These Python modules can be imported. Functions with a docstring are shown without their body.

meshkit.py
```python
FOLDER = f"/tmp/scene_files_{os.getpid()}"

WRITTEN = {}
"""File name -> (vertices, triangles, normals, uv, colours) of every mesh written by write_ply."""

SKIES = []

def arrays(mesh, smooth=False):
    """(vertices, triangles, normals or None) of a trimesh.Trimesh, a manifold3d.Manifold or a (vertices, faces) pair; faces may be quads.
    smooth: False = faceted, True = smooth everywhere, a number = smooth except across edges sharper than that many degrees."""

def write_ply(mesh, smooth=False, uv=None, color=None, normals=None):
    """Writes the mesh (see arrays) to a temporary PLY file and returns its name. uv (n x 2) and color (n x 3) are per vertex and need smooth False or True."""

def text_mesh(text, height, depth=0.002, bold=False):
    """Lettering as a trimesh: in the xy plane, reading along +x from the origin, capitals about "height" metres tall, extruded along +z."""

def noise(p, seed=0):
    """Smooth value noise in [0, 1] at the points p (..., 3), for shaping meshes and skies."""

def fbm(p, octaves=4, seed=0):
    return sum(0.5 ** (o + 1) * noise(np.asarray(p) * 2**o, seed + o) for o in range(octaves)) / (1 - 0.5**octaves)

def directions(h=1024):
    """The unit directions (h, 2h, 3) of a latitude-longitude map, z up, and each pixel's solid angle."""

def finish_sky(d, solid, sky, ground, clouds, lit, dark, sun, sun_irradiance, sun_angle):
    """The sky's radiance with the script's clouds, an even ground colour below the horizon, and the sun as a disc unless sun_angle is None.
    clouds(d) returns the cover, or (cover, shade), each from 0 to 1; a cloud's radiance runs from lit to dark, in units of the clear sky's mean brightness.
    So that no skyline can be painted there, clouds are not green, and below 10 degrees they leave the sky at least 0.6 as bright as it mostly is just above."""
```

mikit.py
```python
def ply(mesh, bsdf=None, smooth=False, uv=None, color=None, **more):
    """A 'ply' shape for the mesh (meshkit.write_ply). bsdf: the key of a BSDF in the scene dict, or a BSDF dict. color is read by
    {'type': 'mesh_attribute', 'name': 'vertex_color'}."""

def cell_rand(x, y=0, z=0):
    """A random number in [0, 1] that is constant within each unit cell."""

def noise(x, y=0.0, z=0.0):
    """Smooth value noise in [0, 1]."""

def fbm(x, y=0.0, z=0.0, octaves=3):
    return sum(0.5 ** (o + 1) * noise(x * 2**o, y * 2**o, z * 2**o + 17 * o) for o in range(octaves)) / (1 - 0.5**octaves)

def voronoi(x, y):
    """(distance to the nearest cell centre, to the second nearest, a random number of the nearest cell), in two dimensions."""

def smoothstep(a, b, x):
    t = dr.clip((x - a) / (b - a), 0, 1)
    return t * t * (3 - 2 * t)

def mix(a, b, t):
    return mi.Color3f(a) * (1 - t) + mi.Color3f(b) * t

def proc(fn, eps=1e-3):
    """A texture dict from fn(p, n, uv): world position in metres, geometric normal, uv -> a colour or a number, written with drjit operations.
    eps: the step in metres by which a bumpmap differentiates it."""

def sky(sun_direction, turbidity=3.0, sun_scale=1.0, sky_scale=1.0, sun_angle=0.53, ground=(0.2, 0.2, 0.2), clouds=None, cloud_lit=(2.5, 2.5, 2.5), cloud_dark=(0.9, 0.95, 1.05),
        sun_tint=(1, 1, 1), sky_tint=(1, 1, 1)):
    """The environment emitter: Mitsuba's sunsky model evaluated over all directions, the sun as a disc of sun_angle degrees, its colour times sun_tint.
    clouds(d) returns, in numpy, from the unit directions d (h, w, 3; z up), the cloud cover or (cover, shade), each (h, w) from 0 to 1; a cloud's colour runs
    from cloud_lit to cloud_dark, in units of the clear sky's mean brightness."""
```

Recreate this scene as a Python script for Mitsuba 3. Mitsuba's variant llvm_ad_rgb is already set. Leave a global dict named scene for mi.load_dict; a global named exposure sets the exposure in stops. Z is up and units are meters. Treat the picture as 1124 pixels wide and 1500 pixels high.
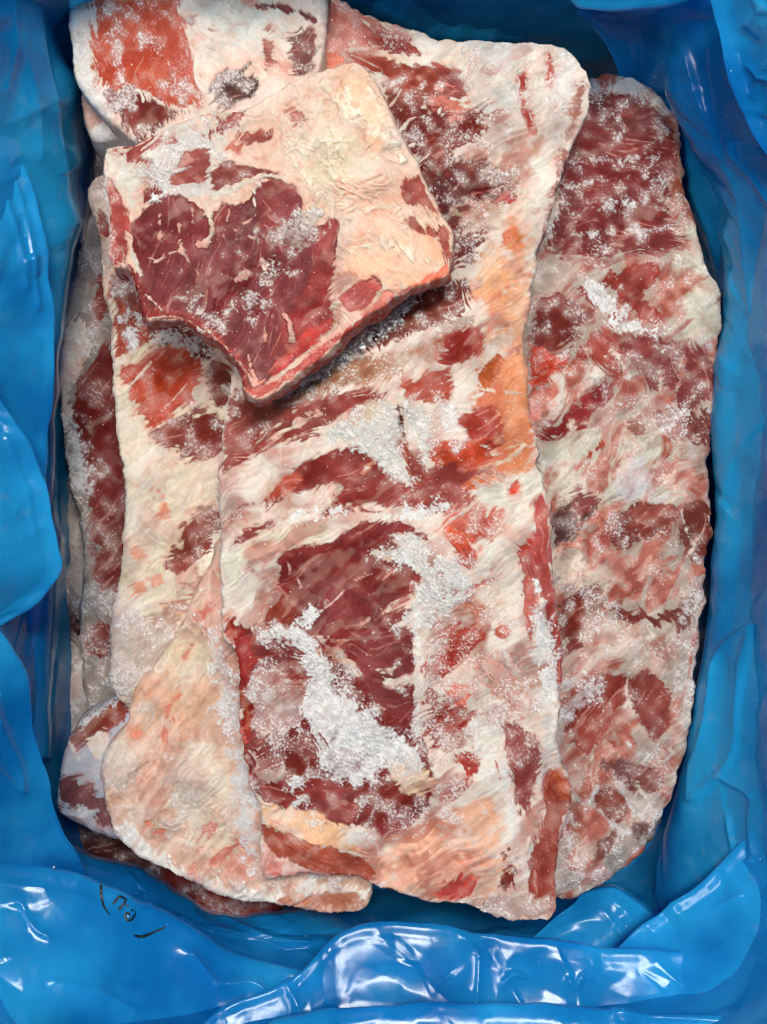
import math
import numpy as np
import mitsuba as mi
import mikit, meshkit
import trimesh, shapely
from scipy import ndimage
from scipy.spatial import Delaunay, cKDTree

T = mi.ScalarTransform4f
scene, labels = {}, {}

# ------------------------------------------------------------------ camera, lights, exposure
CAM_Z = 0.75            # lens height above the carton's floor
UNIT = 0.0004           # one plan unit is 0.4 mm on the level 0.15 m
LEVEL = 0.15
CX, CY = 562.0, 750.0
scene['camera'] = {'type': 'perspective', 'fov': math.degrees(2 * math.atan(CX * UNIT / (CAM_Z - LEVEL))), 'fov_axis': 'x',
                   'to_world': T().look_at(origin=[0, 0, CAM_Z], target=[0, 0, 0], up=[0, 1, 0]),
                   'near_clip': 0.01, 'far_clip': 20.0}
exposure = -0.1
LAMPS = [  # centre, half size, rotation about z, radiance, label
    ((0.16, 0.66, 2.10), (0.42, 0.13), 20, 63.0, 'bright white lamp panel above the upper end of the carton'),
    ((-0.80, 0.02, 2.15), (0.42, 0.13), 80, 26.0, 'dimmer white lamp panel above the left side of the carton'),
]
LAMP_COL = np.array([1.0, 0.985, 0.95])
for i, (c, h, rz, L, lab) in enumerate(LAMPS):
    key = 'ceiling_lamp' if i == 0 else f'ceiling_lamp_{i:03d}'
    scene[key] = {'type': 'rectangle', 'to_world': T().translate(list(c)).rotate([0, 0, 1], rz).rotate([1, 0, 0], 180).scale([h[0], h[1], 1]),
                  'bsdf': {'type': 'diffuse', 'reflectance': {'type': 'rgb', 'value': [.8, .8, .8]}},
                  'emitter': {'type': 'area', 'radiance': {'type': 'rgb', 'value': (LAMP_COL * L).tolist()}}}
    labels[key] = {'label': lab, 'category': 'lamp'}
# the pale ceiling and walls of the room scatter a little light back
scene['room_light'] = {'type': 'constant', 'radiance': {'type': 'rgb', 'value': [0.022, 0.025, 0.028]}}


def W(px, py, z):
    """plan units -> metres on the level z"""
    k = UNIT * (CAM_Z - np.asarray(z, float)) / (CAM_Z - LEVEL)
    return (np.asarray(px, float) - CX) * k, -(np.asarray(py, float) - CY) * k


def lin(c):
    c = np.asarray(c, float) / 255.0
    return np.where(c <= 0.04045, c / 12.92, ((c + 0.055) / 1.055) ** 2.4)


# ------------------------------------------------------------------ materials
scene['meat_surface'] = {'type': 'twosided', 'bsdf': {'type': 'principled', 'base_color': {'type': 'mesh_attribute', 'name': 'vertex_color'},
                         'roughness': mikit.proc(lambda p, n, uv: uv.x), 'specular': 0.11}}
scene['frost_surface'] = {'type': 'twosided', 'bsdf': {'type': 'principled', 'base_color': {'type': 'mesh_attribute', 'name': 'vertex_color'},
                          'roughness': mikit.proc(lambda p, n, uv: uv.x), 'specular': 0.25}}
scene['ice'] = {'type': 'twosided', 'bsdf': {'type': 'principled', 'base_color': {'type': 'rgb', 'value': [.70, .72, .72]}, 'roughness': 0.22, 'specular': 0.5}}


def film_colour(p, n, uv):
    f = mikit.fbm(p.x * 16, p.y * 16, p.z * 16, octaves=4)
    g = mikit.fbm(p.x * 120, p.y * 120, p.z * 120, octaves=3)
    c = mikit.mix((.004, .195, .55), (.026, .50, .97), mikit.smoothstep(.28, .72, f))
    return mikit.mix(c, (.22, .56, .90), .32 * mikit.smoothstep(.58, .78, g) * mikit.smoothstep(.45, .65, f))


def film_rough(p, n, uv):
    return 0.09 + 0.16 * mikit.fbm(p.x * 60, p.y * 60, p.z * 60, octaves=3)


scene['blue_film'] = {'type': 'blendbsdf', 'weight': 0.38,
                      'a': {'type': 'twosided', 'bsdf': {'type': 'principled', 'base_color': mikit.proc(film_colour), 'roughness': mikit.proc(film_rough), 'specular': 0.36}},
                      'b': {'type': 'thindielectric', 'int_ior': 1.15, 'specular_transmittance': {'type': 'rgb', 'value': [.03, .40, .86]}}}
scene['cardboard'] = {'type': 'twosided', 'bsdf': {'type': 'diffuse', 'reflectance': mikit.proc(lambda p, n, uv: mikit.mix((.20, .14, .085), (.26, .185, .12), mikit.fbm(p.x * 90, p.y * 90, p.z * 300)))}}
scene['ink'] = {'type': 'twosided', 'bsdf': {'type': 'roughplastic', 'diffuse_reflectance': {'type': 'rgb', 'value': [.004, .018, .030]}, 'alpha': 0.2}}


# ------------------------------------------------------------------ noise and outlines
def gn(shape, cell, rng, order=3):
    h, w = shape
    a = rng.standard_normal((int(h / cell) + 5, int(w / cell) + 5))
    yy = np.arange(h) / cell + 1 + rng.random()
    xx = np.arange(w) / cell + 1 + rng.random()
    out = a
    # separable interpolation: rows, then columns
    out = ndimage.map_coordinates(a, np.meshgrid(yy, xx, indexing='ij'), order=order, mode='nearest').astype(np.float32)
    return out / max(out.std(), 1e-6)


def sstep(a, b, x):
    t = np.clip((x - a) / (b - a), 0, 1)
    return t * t * (3 - 2 * t)


def cr(pts, n=5, closed=True):
    """Catmull-Rom through the points"""
    p = np.asarray(pts, float)
    if closed:
        q = np.vstack([p[-1:], p, p[:2]])
    else:
        q = np.vstack([2 * p[0] - p[1], p, 2 * p[-1] - p[-2]])
    t = (np.arange(n) / n)[:, None]
    out = []
    for i in range(1, len(q) - 2):
        a, b, c, d = q[i - 1], q[i], q[i + 1], q[i + 2]
        out.append(0.5 * (2 * b + (c - a) * t + (2 * a - 5 * b + 4 * c - d) * t ** 2 + (3 * b - a - 3 * c + d) * t ** 3))
    out = np.vstack(out)
    return out if closed else np.vstack([out, p[-1:]])


def resample(p, step, closed=True):
    p = np.asarray(p, float)
    q = np.vstack([p, p[:1]]) if closed else p
    s = np.r_[0, np.cumsum(np.linalg.norm(np.diff(q[:, :2], axis=0), axis=1))]
    n = max(int(round(s[-1] / step)), 3)
    t = np.linspace(0, s[-1], n + (not closed), endpoint=not closed)
    return np.stack([np.interp(t, s, q[:, k]) for k in range(q.shape[1])], 1)


def sdf(px, py, poly):
    """distance to the closed outline, positive inside"""
    d2 = np.full(px.shape, 1e12, np.float32)
    inside = np.zeros(px.shape, bool)
    a, b = poly, np.roll(poly, -1, axis=0)
    for (x0, y0), (x1, y1) in zip(a, b):
        ex, ey = x1 - x0, y1 - y0
        wx, wy = px - x0, py - y0
        t = np.clip((wx * ex + wy * ey) / (ex * ex + ey * ey + 1e-9), 0, 1)
        np.minimum(d2, (wx - ex * t) ** 2 + (wy - ey * t) ** 2, out=d2)
        c = (y0 <= py) != (y1 <= py)
        if c.any() and abs(ey) > 1e-9:
            inside ^= c & (wx < ex * wy / ey)
    d = np.sqrt(d2)
    return np.where(inside, d, -d)


def dline(px, py, pts, w):
    """distance to an open line minus its (tapering) half width, positive inside"""
    best = np.full(px.shape, -1e6, np.float32)
    ws = np.interp(np.linspace(0, 1, len(pts)), np.linspace(0, 1, len(np.atleast_1d(w))), np.atleast_1d(w))
    for (x0, y0), (x1, y1), w0, w1 in zip(pts[:-1], pts[1:], ws[:-1], ws[1:]):
        ex, ey = x1 - x0, y1 - y0
        wx, wy = px - x0, py - y0
        t = np.clip((wx * ex + wy * ey) / (ex * ex + ey * ey + 1e-9), 0, 1)
        np.maximum(best, (w0 + (w1 - w0) * t) / 2 - np.sqrt((wx - ex * t) ** 2 + (wy - ey * t) ** 2), out=best)
    return best


# kind: (colour, second colour, height mm, part class, roughness)   classes: 0 fat, 1 lean, 2 frost
KIND = {
    'lean':    ((128, 44, 36), (160, 66, 52), -0.25, 1, .42),
    'leanred': ((158, 48, 38), (182, 76, 60), -0.25, 1, .36),
    'leanbr':  ((138, 56, 42), (168, 86, 62), -0.2, 1, .42),
    'leandk':  ((98, 36, 31), (130, 56, 46), -0.3, 1, .5),
    'mauve':   ((130, 56, 48), (156, 80, 68), -0.2, 1, .46),
    'salmon':  ((168, 74, 54), (188, 98, 74), -0.2, 1, .46),
    'pink':    ((188, 102, 86), (212, 140, 118), -0.05, 1, .42),
    'orange':  ((202, 98, 46), (218, 136, 82), -0.1, 1, .34),
    'orangey': ((216, 160, 116), (226, 184, 144), 0.0, 0, .36),
    'blood':   ((70, 8, 12), (124, 20, 24), -1.0, 1, .2),
    'dark':    ((60, 36, 36), (94, 60, 56), -0.5, 1, .6),
    'fat':     ((216, 199, 184), (233, 223, 212), 0.25, 0, .46),
    'faty':    ((214, 198, 172), (230, 219, 200), 0.3, 0, .44),
    'fatpeach': ((218, 182, 160), (232, 209, 192), 0.25, 0, .40),
    'fatpink': ((212, 156, 138), (228, 186, 166), 0.2, 0, .40),
    'fatgrey': ((166, 148, 136), (194, 178, 166), 0.2, 0, .5),
    'brown':   ((156, 104, 72), (186, 138, 104), 0.05, 0, .5),
    'white':   ((220, 214, 202), (232, 228, 220), 0.4, 0, .5),
    'frost':   ((214, 216, 212), (238, 239, 236), 0.45, 2, .75),
    'membrane': ((176, 178, 186), (198, 198, 204), 0.3, 0, .25),
}
FROST_A, FROST_B = lin((172, 172, 169)), lin((240, 240, 236))


class Slab:
    def __init__(self, key, outline, zt, zb, base, edge=9.0, q=1.3, seed=1, tilt=(0, 0), bumps=(), wave=2.2, lump=0.8, wobble=2.0, cov=0.12, side=('fat', 'lean'), fat_ang=None, streak=0.0, ribs=None):
        self.key, self.q, self.zt, self.zb, self.edge, self.side = key, q, zt, zb, edge, side
        self.rng = rng = np.random.default_rng(seed)
        o = resample(cr(outline), 3.0)
        nn = len(o)
        tang = np.roll(o, -1, 0) - np.roll(o, 1, 0)
        nrm = np.stack([tang[:, 1], -tang[:, 0]], 1) / (np.linalg.norm(tang, axis=1, keepdims=True) + 1e-9)
        wob = sum(a * ndimage.gaussian_filter1d(rng.standard_normal(nn), s, mode='wrap') * math.sqrt(s) * 1.9 for a, s in ((wobble, 9), (wobble * .55, 3), (wobble * .35, 1.2)))
        o = o + nrm * wob[:, None]
        self.outline = shapely.geometry.Polygon(o).buffer(0)
        if self.outline.geom_type != 'Polygon':
            self.outline = max(self.outline.geoms, key=lambda g: g.area)
        self.o = resample(np.array(self.outline.exterior.coords)[:-1], q)
        lo, hi = self.o.min(0) - 3, self.o.max(0) + 3
        self.x = np.arange(lo[0], hi[0], q)
        self.y = np.arange(lo[1], hi[1], q)
        self.X, self.Y = [a.astype(np.float32) for a in np.meshgrid(self.x, self.y)]
        sh = self.shape = self.X.shape
        crossings = np.zeros(sh, np.int32)
        a_, b_ = self.o, np.roll(self.o, -1, 0)
        j0 = np.ceil((np.minimum(a_[:, 1], b_[:, 1]) - self.y[0]) / q).astype(int)
        j1 = np.ceil((np.maximum(a_[:, 1], b_[:, 1]) - self.y[0]) / q).astype(int)
        for (x0, y0), (x1, y1), r0, r1 in zip(a_, b_, j0, j1):
            for r_ in range(r0, r1):
                xc = x0 + (x1 - x0) * (self.y[r_] - y0) / (y1 - y0)
                crossings[r_, min(int(math.ceil((xc - self.x[0]) / q)), sh[1] - 1)] += 1
        ins = np.cumsum(crossings, 1) % 2 == 1
        self.sd = ((ndimage.distance_transform_edt(ins) - .5) * q).astype(np.float32)
        u = 1 / q
        self.n80, self.n30, self.n12, self.n6, self.n3 = [gn(sh, c * u, rng) for c in (80, 30, 12, 6, 3)]
        self.nv = ndimage.gaussian_filter(rng.standard_normal(sh), .68 * 1.2 / q).astype(np.float32)
        self.nv /= self.nv.std()
        self.grain = (.16 * self.n6 + .34 * self.n3 + 1.1 * self.nv + .14 * self.n12).astype(np.float32)
        self.grain /= self.grain.std()
        self.fibres = {}
        a, b = lin(KIND[base][0]), lin(KIND[base][1])
        self.col = np.zeros(sh + (3,), np.float32)
        self.h = np.zeros(sh, np.float32)
        self.rough = np.full(sh, .4, np.float32)
        self.cls = np.zeros(sh, np.int8)
        self.cov = np.full(sh, cov, np.float32)
        self.lumpamp = np.full(sh, lump, np.float32)
        self.tilt, self.bumps, self.wave = tilt, bumps, wave
        self.base, self.fat_ang, self.streak, self.ribs = base, fat_ang, streak, ribs
        self.fill(base, slice(None), slice(None), np.ones(sh, np.float32), None, None)

    def fibre(self, ang, long=34, short=2.4):
        k = (round(ang), long, short)
        if k not in self.fibres:
            c, s = math.cos(math.radians(ang)), math.sin(math.radians(ang))
            wx, wy = self.X + 5 * self.n30, self.Y + 5 * np.roll(self.n30, 37, 0)
            u, v = (wx * c + wy * s), (-wx * s + wy * c)
            g = self.rng.standard_normal((700, 900)).astype(np.float32)
            out = sum(w * ndimage.map_coordinates(g, [np.mod(v / (short * m), 699), np.mod(u / (long * m) + 31 * m, 899)], order=1, mode='grid-wrap') for m, w in ((1, .8), (2.6, .6)))
            self.fibres[k] = out / out.std()
        return self.fibres[k]

    def fill(self, kind, sy, sx, al, ang, col):
        c0, c1, h0, cls, ro = KIND[kind]
        if col is not None:
            kk = (.86, 1.08) if cls == 1 else (.95, 1.06)
            c0, c1 = tuple(v * kk[0] for v in col), tuple(min(255, v * kk[1] + 6) for v in col)
        c0, c1 = lin(c0), lin(c1)
        if cls == 1:
            c0, c1 = c0 * [1.0, .70, .62], c1 * [1.05, .80, .71]
        n12, n30, n6, n3, nv = (a[sy, sx] for a in (self.n12, self.n30, self.n6, self.n3, self.nv))
        if cls == 1:
            f = self.fibre(ang if ang is not None else -28)[sy, sx]
            t = np.clip(.5 + .13 * f + .16 * n12 + .20 * n30 + .06 * n3, 0, 1)[..., None]
            c = c0 * (1 - t) + c1 * t
            marb = (sstep(1.55, 2.5, f + .35 * n6 + .35 * n30) * .38)[..., None]
            c = c * (1 - marb) + lin((206, 158, 142)) * marb
            c = c * (1 + .07 * nv[..., None])
            hh = h0 + .028 * f + .07 * n12 + .02 * n3
            r = np.clip(ro + .05 * n6, .12, .9)
        elif cls == 0:
            t = np.clip(.5 + .22 * n12 + .28 * n30 + .12 * n3, 0, 1)[..., None]
            c = c0 * (1 - t) + c1 * t
            warm = (sstep(.6, 2.0, np.roll(self.n30, 53, 1)[sy, sx] + .3 * n6) * .35)[..., None]
            c = c * (1 - warm) + c * np.array([1.02, .82, .70]) * warm
            fld = .62 * self.fibre(self.fat_ang if self.fat_ang is not None else 40, 70, 17)[sy, sx] + .30 * n30 + .14 * n12 + .06 * n6
            fr_ = fld * 1.15 - np.floor(fld * 1.15)
            ledge = np.where(fr_ < .88, fr_ / .88, (1 - fr_) / .12)
            ridge = 1 - np.abs(n12 + .5 * np.roll(self.n6, 11, 0)[sy, sx]) * .9
            ridge2 = 1 - np.abs(np.roll(self.n6, 29, 1)[sy, sx])
            crack = (sstep(.55, .0, ledge) * sstep(-.6, 1.2, np.roll(self.n30, 41, 0)[sy, sx]) * .20)[..., None]
            c = c * (1 - crack * np.array([.25, .75, .95]))
            pale = (sstep(.72, 1., ledge) * sstep(-.4, 1.4, np.roll(self.n30, 77, 1)[sy, sx]) * .45)[..., None]
            c = c * (1 - pale) + lin((238, 228, 208)) * pale
            if self.fat_ang is not None:
                f = self.fibre(self.fat_ang, 26, 3.2)[sy, sx]
                c = c * (1 + .06 * f[..., None])
                hh0 = .16 * f
            else:
                hh0 = 0
            hh = h0 + self.lumpamp[sy, sx] * (.20 * n30 + .10 * n12 + (.10 + .22 * np.clip(.4 + .6 * np.roll(self.n30, 17, 0)[sy, sx], 0, 1.3)) * ledge + .035 * n6 + .02 * n3) + hh0
            r = np.clip(ro + .07 * n6, .15, .9)
        else:
            t = np.clip(.5 + .25 * n6 + .2 * nv, 0, 1)[..., None]
            c = c0 * (1 - t) + c1 * t
            hh = h0 + .10 * n3 + .14 * nv + .14 * n12
            r = np.full(al.shape, ro, np.float32)
        a3 = al[..., None]
        self.col[sy, sx] = self.col[sy, sx] * (1 - a3) + c * a3
        self.h[sy, sx] = self.h[sy, sx] * (1 - al) + hh * al
        self.rough[sy, sx] = self.rough[sy, sx] * (1 - al) + r * al
        self.cls[sy, sx] = np.where(al > .55, cls, self.cls[sy, sx])

    def window(self, pts, pad):
        lo, hi = np.min(pts, 0) - pad, np.max(pts, 0) + pad
        i0, i1 = np.searchsorted(self.x, [lo[0], hi[0]])
        j0, j1 = np.searchsorted(self.y, [lo[1], hi[1]])
        return slice(j0, j1), slice(i0, i1)

    def _lay(self, kind, sy, sx, d, soft, warp, a, frost, ang, col, dh):
        if kind == 'frost':
            al = sstep(-soft * 2.2, soft * 2.2, d + warp * (.7 * self.n12[sy, sx] + .5 * self.n6[sy, sx] + .6 * self.n3[sy, sx] + .55 * self.nv[sy, sx])) * a * np.clip(.80 + .16 * self.n12[sy, sx] + .10 * self.n3[sy, sx], .3, 1)
        else:
            self.turn = (getattr(self, 'turn', 0) + 1) % 5
            f = self.fibre(ang if ang is not None else (-50, -28, 8, -28, 62)[self.turn])[sy, sx]
            al = sstep(-soft * 1.1, soft * 1.1, d + warp * (.60 * self.n12[sy, sx] + .35 * self.n6[sy, sx] + .20 * self.n3[sy, sx] + .75 * f)) * a
        if kind is not None:
            self.fill(kind, sy, sx, al, ang, col)
        if frost is not None:
            self.cov[sy, sx] = self.cov[sy, sx] * (1 - al) + frost * al
        if dh:
            self.h[sy, sx] += dh * al

    def area(self, kind, *pts, soft=3.0, warp=3.5, a=1.0, frost=None, ang=None, col=None, dh=0.0):
        if kind == 'frost' and a > 0:
            self.area(None, *pts, soft=13, warp=9, frost=.42)
        p = cr(pts, 4)
        sy, sx = self.window(p, 14 + 2 * warp + soft)
        if sy.stop <= sy.start or sx.stop <= sx.start:
            return
        self._lay(kind, sy, sx, sdf(self.X[sy, sx], self.Y[sy, sx], p), soft, warp, a, frost, ang, col, dh)

    def line(self, kind, *pts, w=4.0, soft=1.2, warp=1.0, a=1.0, frost=None, ang=None, col=None, dh=0.0):
        p = cr(pts, 5, closed=False) if len(pts) > 2 else np.asarray(pts, float)
        sy, sx = self.window(p, 14 + np.max(w) + warp * 2)
        if sy.stop <= sy.start or sx.stop <= sx.start:
            return
        self._lay(kind, sy, sx, dline(self.X[sy, sx], self.Y[sy, sx], p, w), soft, warp, a, frost, ang, col, dh)

    def spot(self, kind, x, y, r, **kw):
        t = np.linspace(0, 2 * np.pi, 9)[:-1]
        self.area(kind, *np.stack([x + r * np.cos(t), y + r * np.sin(t)], 1), **kw)

    def build(self, label, category, group=None, crystals=1.0, sprinkle=1.0):
        rng, q = self.rng, self.q
        # fat smeared over lean, lean showing through fat
        f1 = self.fibre(-32 if self.fat_ang is None else self.fat_ang, 50, 10)
        sm = sstep(.75, 2.0, f1 + .5 * self.n12 + .3 * self.n6) * (self.cls == 1) * .16
        self.col = self.col * (1 - sm[..., None]) + lin((206, 176, 156)) * sm[..., None]
        pk = sstep(.9, 2.3, np.roll(f1, 131, 0) * .7 + .7 * np.roll(self.n12, 61, 1) + .35 * self.n6) * (self.cls == 0) * .45
        self.col = self.col * (1 - pk[..., None] * np.array([.10, .45, .52]))
        if self.streak:
            fs = self.fibre(self.fat_ang, 64, 14) * .70 + .24 * self.fibre(self.fat_ang, 30, 2.6) + .60 * self.n30 + .15 * self.n6
            w_ = sstep(-.5, .5, np.roll(self.n80, 30, 1) + .2 * self.n30)
            fs = fs * w_ + (1 - w_) * (.70 * self.fibre(self.fat_ang - 34, 50, 13) + .24 * self.fibre(self.fat_ang - 34, 30, 2.6) + .60 * self.n30 + .15 * self.n6)
            reg = sstep(-1.0, .9, np.roll(self.n80, 45, 0) + .5 * self.n30) if self.streak < .7 else 1
            st_ = sstep(-.15 if self.streak < .7 else -.55, 1.15 if self.streak < .7 else .85, fs) * (self.cls == 0) * np.clip(self.streak * (.45 + .75 * reg), 0, .95)
            self.col = self.col * (1 - st_[..., None]) + (lin((150, 70, 54)) + (lin((186, 106, 86)) - lin((150, 70, 54))) * np.clip(.5 + .5 * self.n12, 0, 1)[..., None]) * st_[..., None]
            self.h -= .25 * st_
        dl = ndimage.distance_transform_edt(self.cls != 1) * q
        halo = np.exp(-dl / (9 + 5 * np.clip(self.n30, -1, 2))) * (self.cls == 0) * np.clip(.45 + .35 * self.n12, 0, .9)
        self.col = self.col * (1 - halo[..., None] * np.array([.08, .42, .52]))
        wh = sstep(.2, 1.7, np.roll(f1, 57, 0) * .6 + .7 * np.roll(self.n30, 91, 1) + .3 * self.n6) * (self.cls == 0) * (.22 if self.base in ('fatpeach', 'fatgrey') else .42)
        self.col = self.col * (1 - wh[..., None]) + lin((236, 232, 220)) * wh[..., None]
        gy = sstep(.8, 2.2, np.roll(self.n30, 19, 0) + .6 * np.roll(self.n6, 7, 1)) * (self.cls == 0) * .35
        self.col = self.col * (1 - gy[..., None]) + lin((176, 168, 154)) * gy[..., None]
        # rime: grains where the cover field and the grain noise meet
        g = .5 + .5 * np.vectorize(math.erf)(np.linspace(-4, 4, 2049) / math.sqrt(2))
        gu = np.interp(self.grain, np.linspace(-4, 4, 2049), g).astype(np.float32)
        low = sstep(.75, .5, self.cov)
        patch = np.clip(.74 + low * (.42 * np.roll(self.n30, 71, 0) + .34 * self.n12), .12, 1.5)
        cov = np.clip(self.cov * np.where(self.cov < .7, .82 * patch, 1) + .02 * self.n12, 0, 1)
        cov = np.where(self.cov <= .01, 0, cov)
        fa = sstep(1 - cov * .8 - .26, 1 - cov * .8 + .26, gu) * sstep(.03, .34, cov) * .54
        haze = np.clip(cov * (.45 + .30 * self.n12 + .25 * self.n30), 0, .55)
        self.col = self.col * (1 - haze[..., None]) + lin((196, 176, 168)) * haze[..., None]
        t = np.clip(.55 + .28 * self.nv + .2 * self.n6, 0, 1)[..., None]
        fc = FROST_A * (1 - t) + FROST_B * t
        self.col = self.col * (1 - fa[..., None]) + fc * fa[..., None]
        self.h += fa * (.42 + .16 * self.nv + .14 * self.n3)
        self.rough = self.rough * (1 - fa) + .7 * fa
        self.cls = np.where((cov > .66) & (self.cls != 2), 2, self.cls)
        # single grains of rime
        sp = sstep(2.75, 3.1, self.nv + .22 * self.n12) * .75 * sprinkle
        self.col = self.col * (1 - sp[..., None]) + FROST_B * sp[..., None]
        self.h += .25 * sp
        self.cls = ndimage.median_filter(self.cls, 11)
        for _ in range(2):
            bad = np.zeros(self.shape, bool)
            for c_ in range(3):
                lab_, n_ = ndimage.label(self.cls == c_)
                if n_:
                    size = np.bincount(lab_.ravel())
                    bad |= (lab_ > 0) & (size[lab_] * q * q < 420)
            if bad.any():
                ij = ndimage.distance_transform_edt(bad, return_distances=False, return_indices=True)
                self.cls = self.cls[ij[0], ij[1]]
        # slab shape
        d = np.clip(self.sd, 0, None)
        r = self.edge * np.clip(1 + .45 * self.n30 + .2 * self.n12, .45, 1.8)
        k = np.clip(d / r, 0, 1)
        drop_mm = self.edge * UNIT * 1000
        prof = -(1 - np.sqrt(np.clip(1 - (1 - k) ** 2, 0, 1))) * drop_mm
        top = self.wave * (.8 * self.n80 + .16 * self.n30)
        mx, my = self.o.mean(0)
        top = top + self.tilt[0] * (self.X - mx) / 100 + self.tilt[1] * (self.Y - my) / 100
        if self.ribs:
            ra, per, amp = self.ribs
            v_ = (-self.X * math.sin(math.radians(ra)) + self.Y * math.cos(math.radians(ra)) + 12 * self.n80) / per
            top = top + amp * np.cos(2 * math.pi * v_) * (.8 + .2 * self.n80)
        for bx, by, br, bh in self.bumps:
            top += bh * np.exp(-((self.X - bx) ** 2 + (self.Y - by) ** 2) / br ** 2)
        Z = self.zt + (prof + top + self.h * np.clip(.35 + k, 0, 1)) / 1000
        # triangles: grid squares inside, a stitched band along the outline
        core = self.sd > 3.2 * q
        cell = core[:-1, :-1] & core[1:, :-1] & core[:-1, 1:] & core[1:, 1:]
        keep = self.sd > .75 * q
        idx = np.full(self.shape, -1)
        idx[keep] = np.arange(keep.sum())
        jj, ii = np.nonzero(cell)
        A, B, C, D = idx[jj, ii], idx[jj, ii + 1], idx[jj + 1, ii + 1], idx[jj + 1, ii]
        tri = np.vstack([np.stack([A, C, B], 1), np.stack([A, D, C], 1)])
        bj, bi = np.nonzero(keep & (self.sd < 7 * q))
        bp = np.stack([self.x[bi], self.y[bj]], 1)
        allp = np.vstack([bp, self.o])
        dt = Delaunay(allp).simplices
        cen = allp[dt].mean(1)
        ci = np.clip(((cen[:, 0] - self.x[0]) / q).astype(int), 0, cell.shape[1] - 1)
        cj = np.clip(((cen[:, 1] - self.y[0]) / q).astype(int), 0, cell.shape[0] - 1)
        ok = ~cell[cj, ci] & shapely.contains_xy(self.outline, cen[:, 0], cen[:, 1])
        big = np.max(np.linalg.norm(allp[dt] - np.roll(allp[dt], 1, axis=1), axis=2), axis=1) < 6 * q
        ok &= big
        nk = keep.sum()
        remap = np.r_[idx[bj, bi], nk + np.arange(len(self.o))]
        dt = remap[dt[ok]]
        px = np.r_[self.X[keep], self.o[:, 0]]
        py = np.r_[self.Y[keep], self.o[:, 1]]
        oi = np.clip(np.round((self.o[:, 0] - self.x[0]) / q).astype(int), 0, self.shape[1] - 1)
        oj = np.clip(np.round((self.o[:, 1] - self.y[0]) / q).astype(int), 0, self.shape[0] - 1)
        pick = lambda a: np.concatenate([a[keep], a[oj, oi]])
        zr = self.zt - drop_mm * .0004
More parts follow.
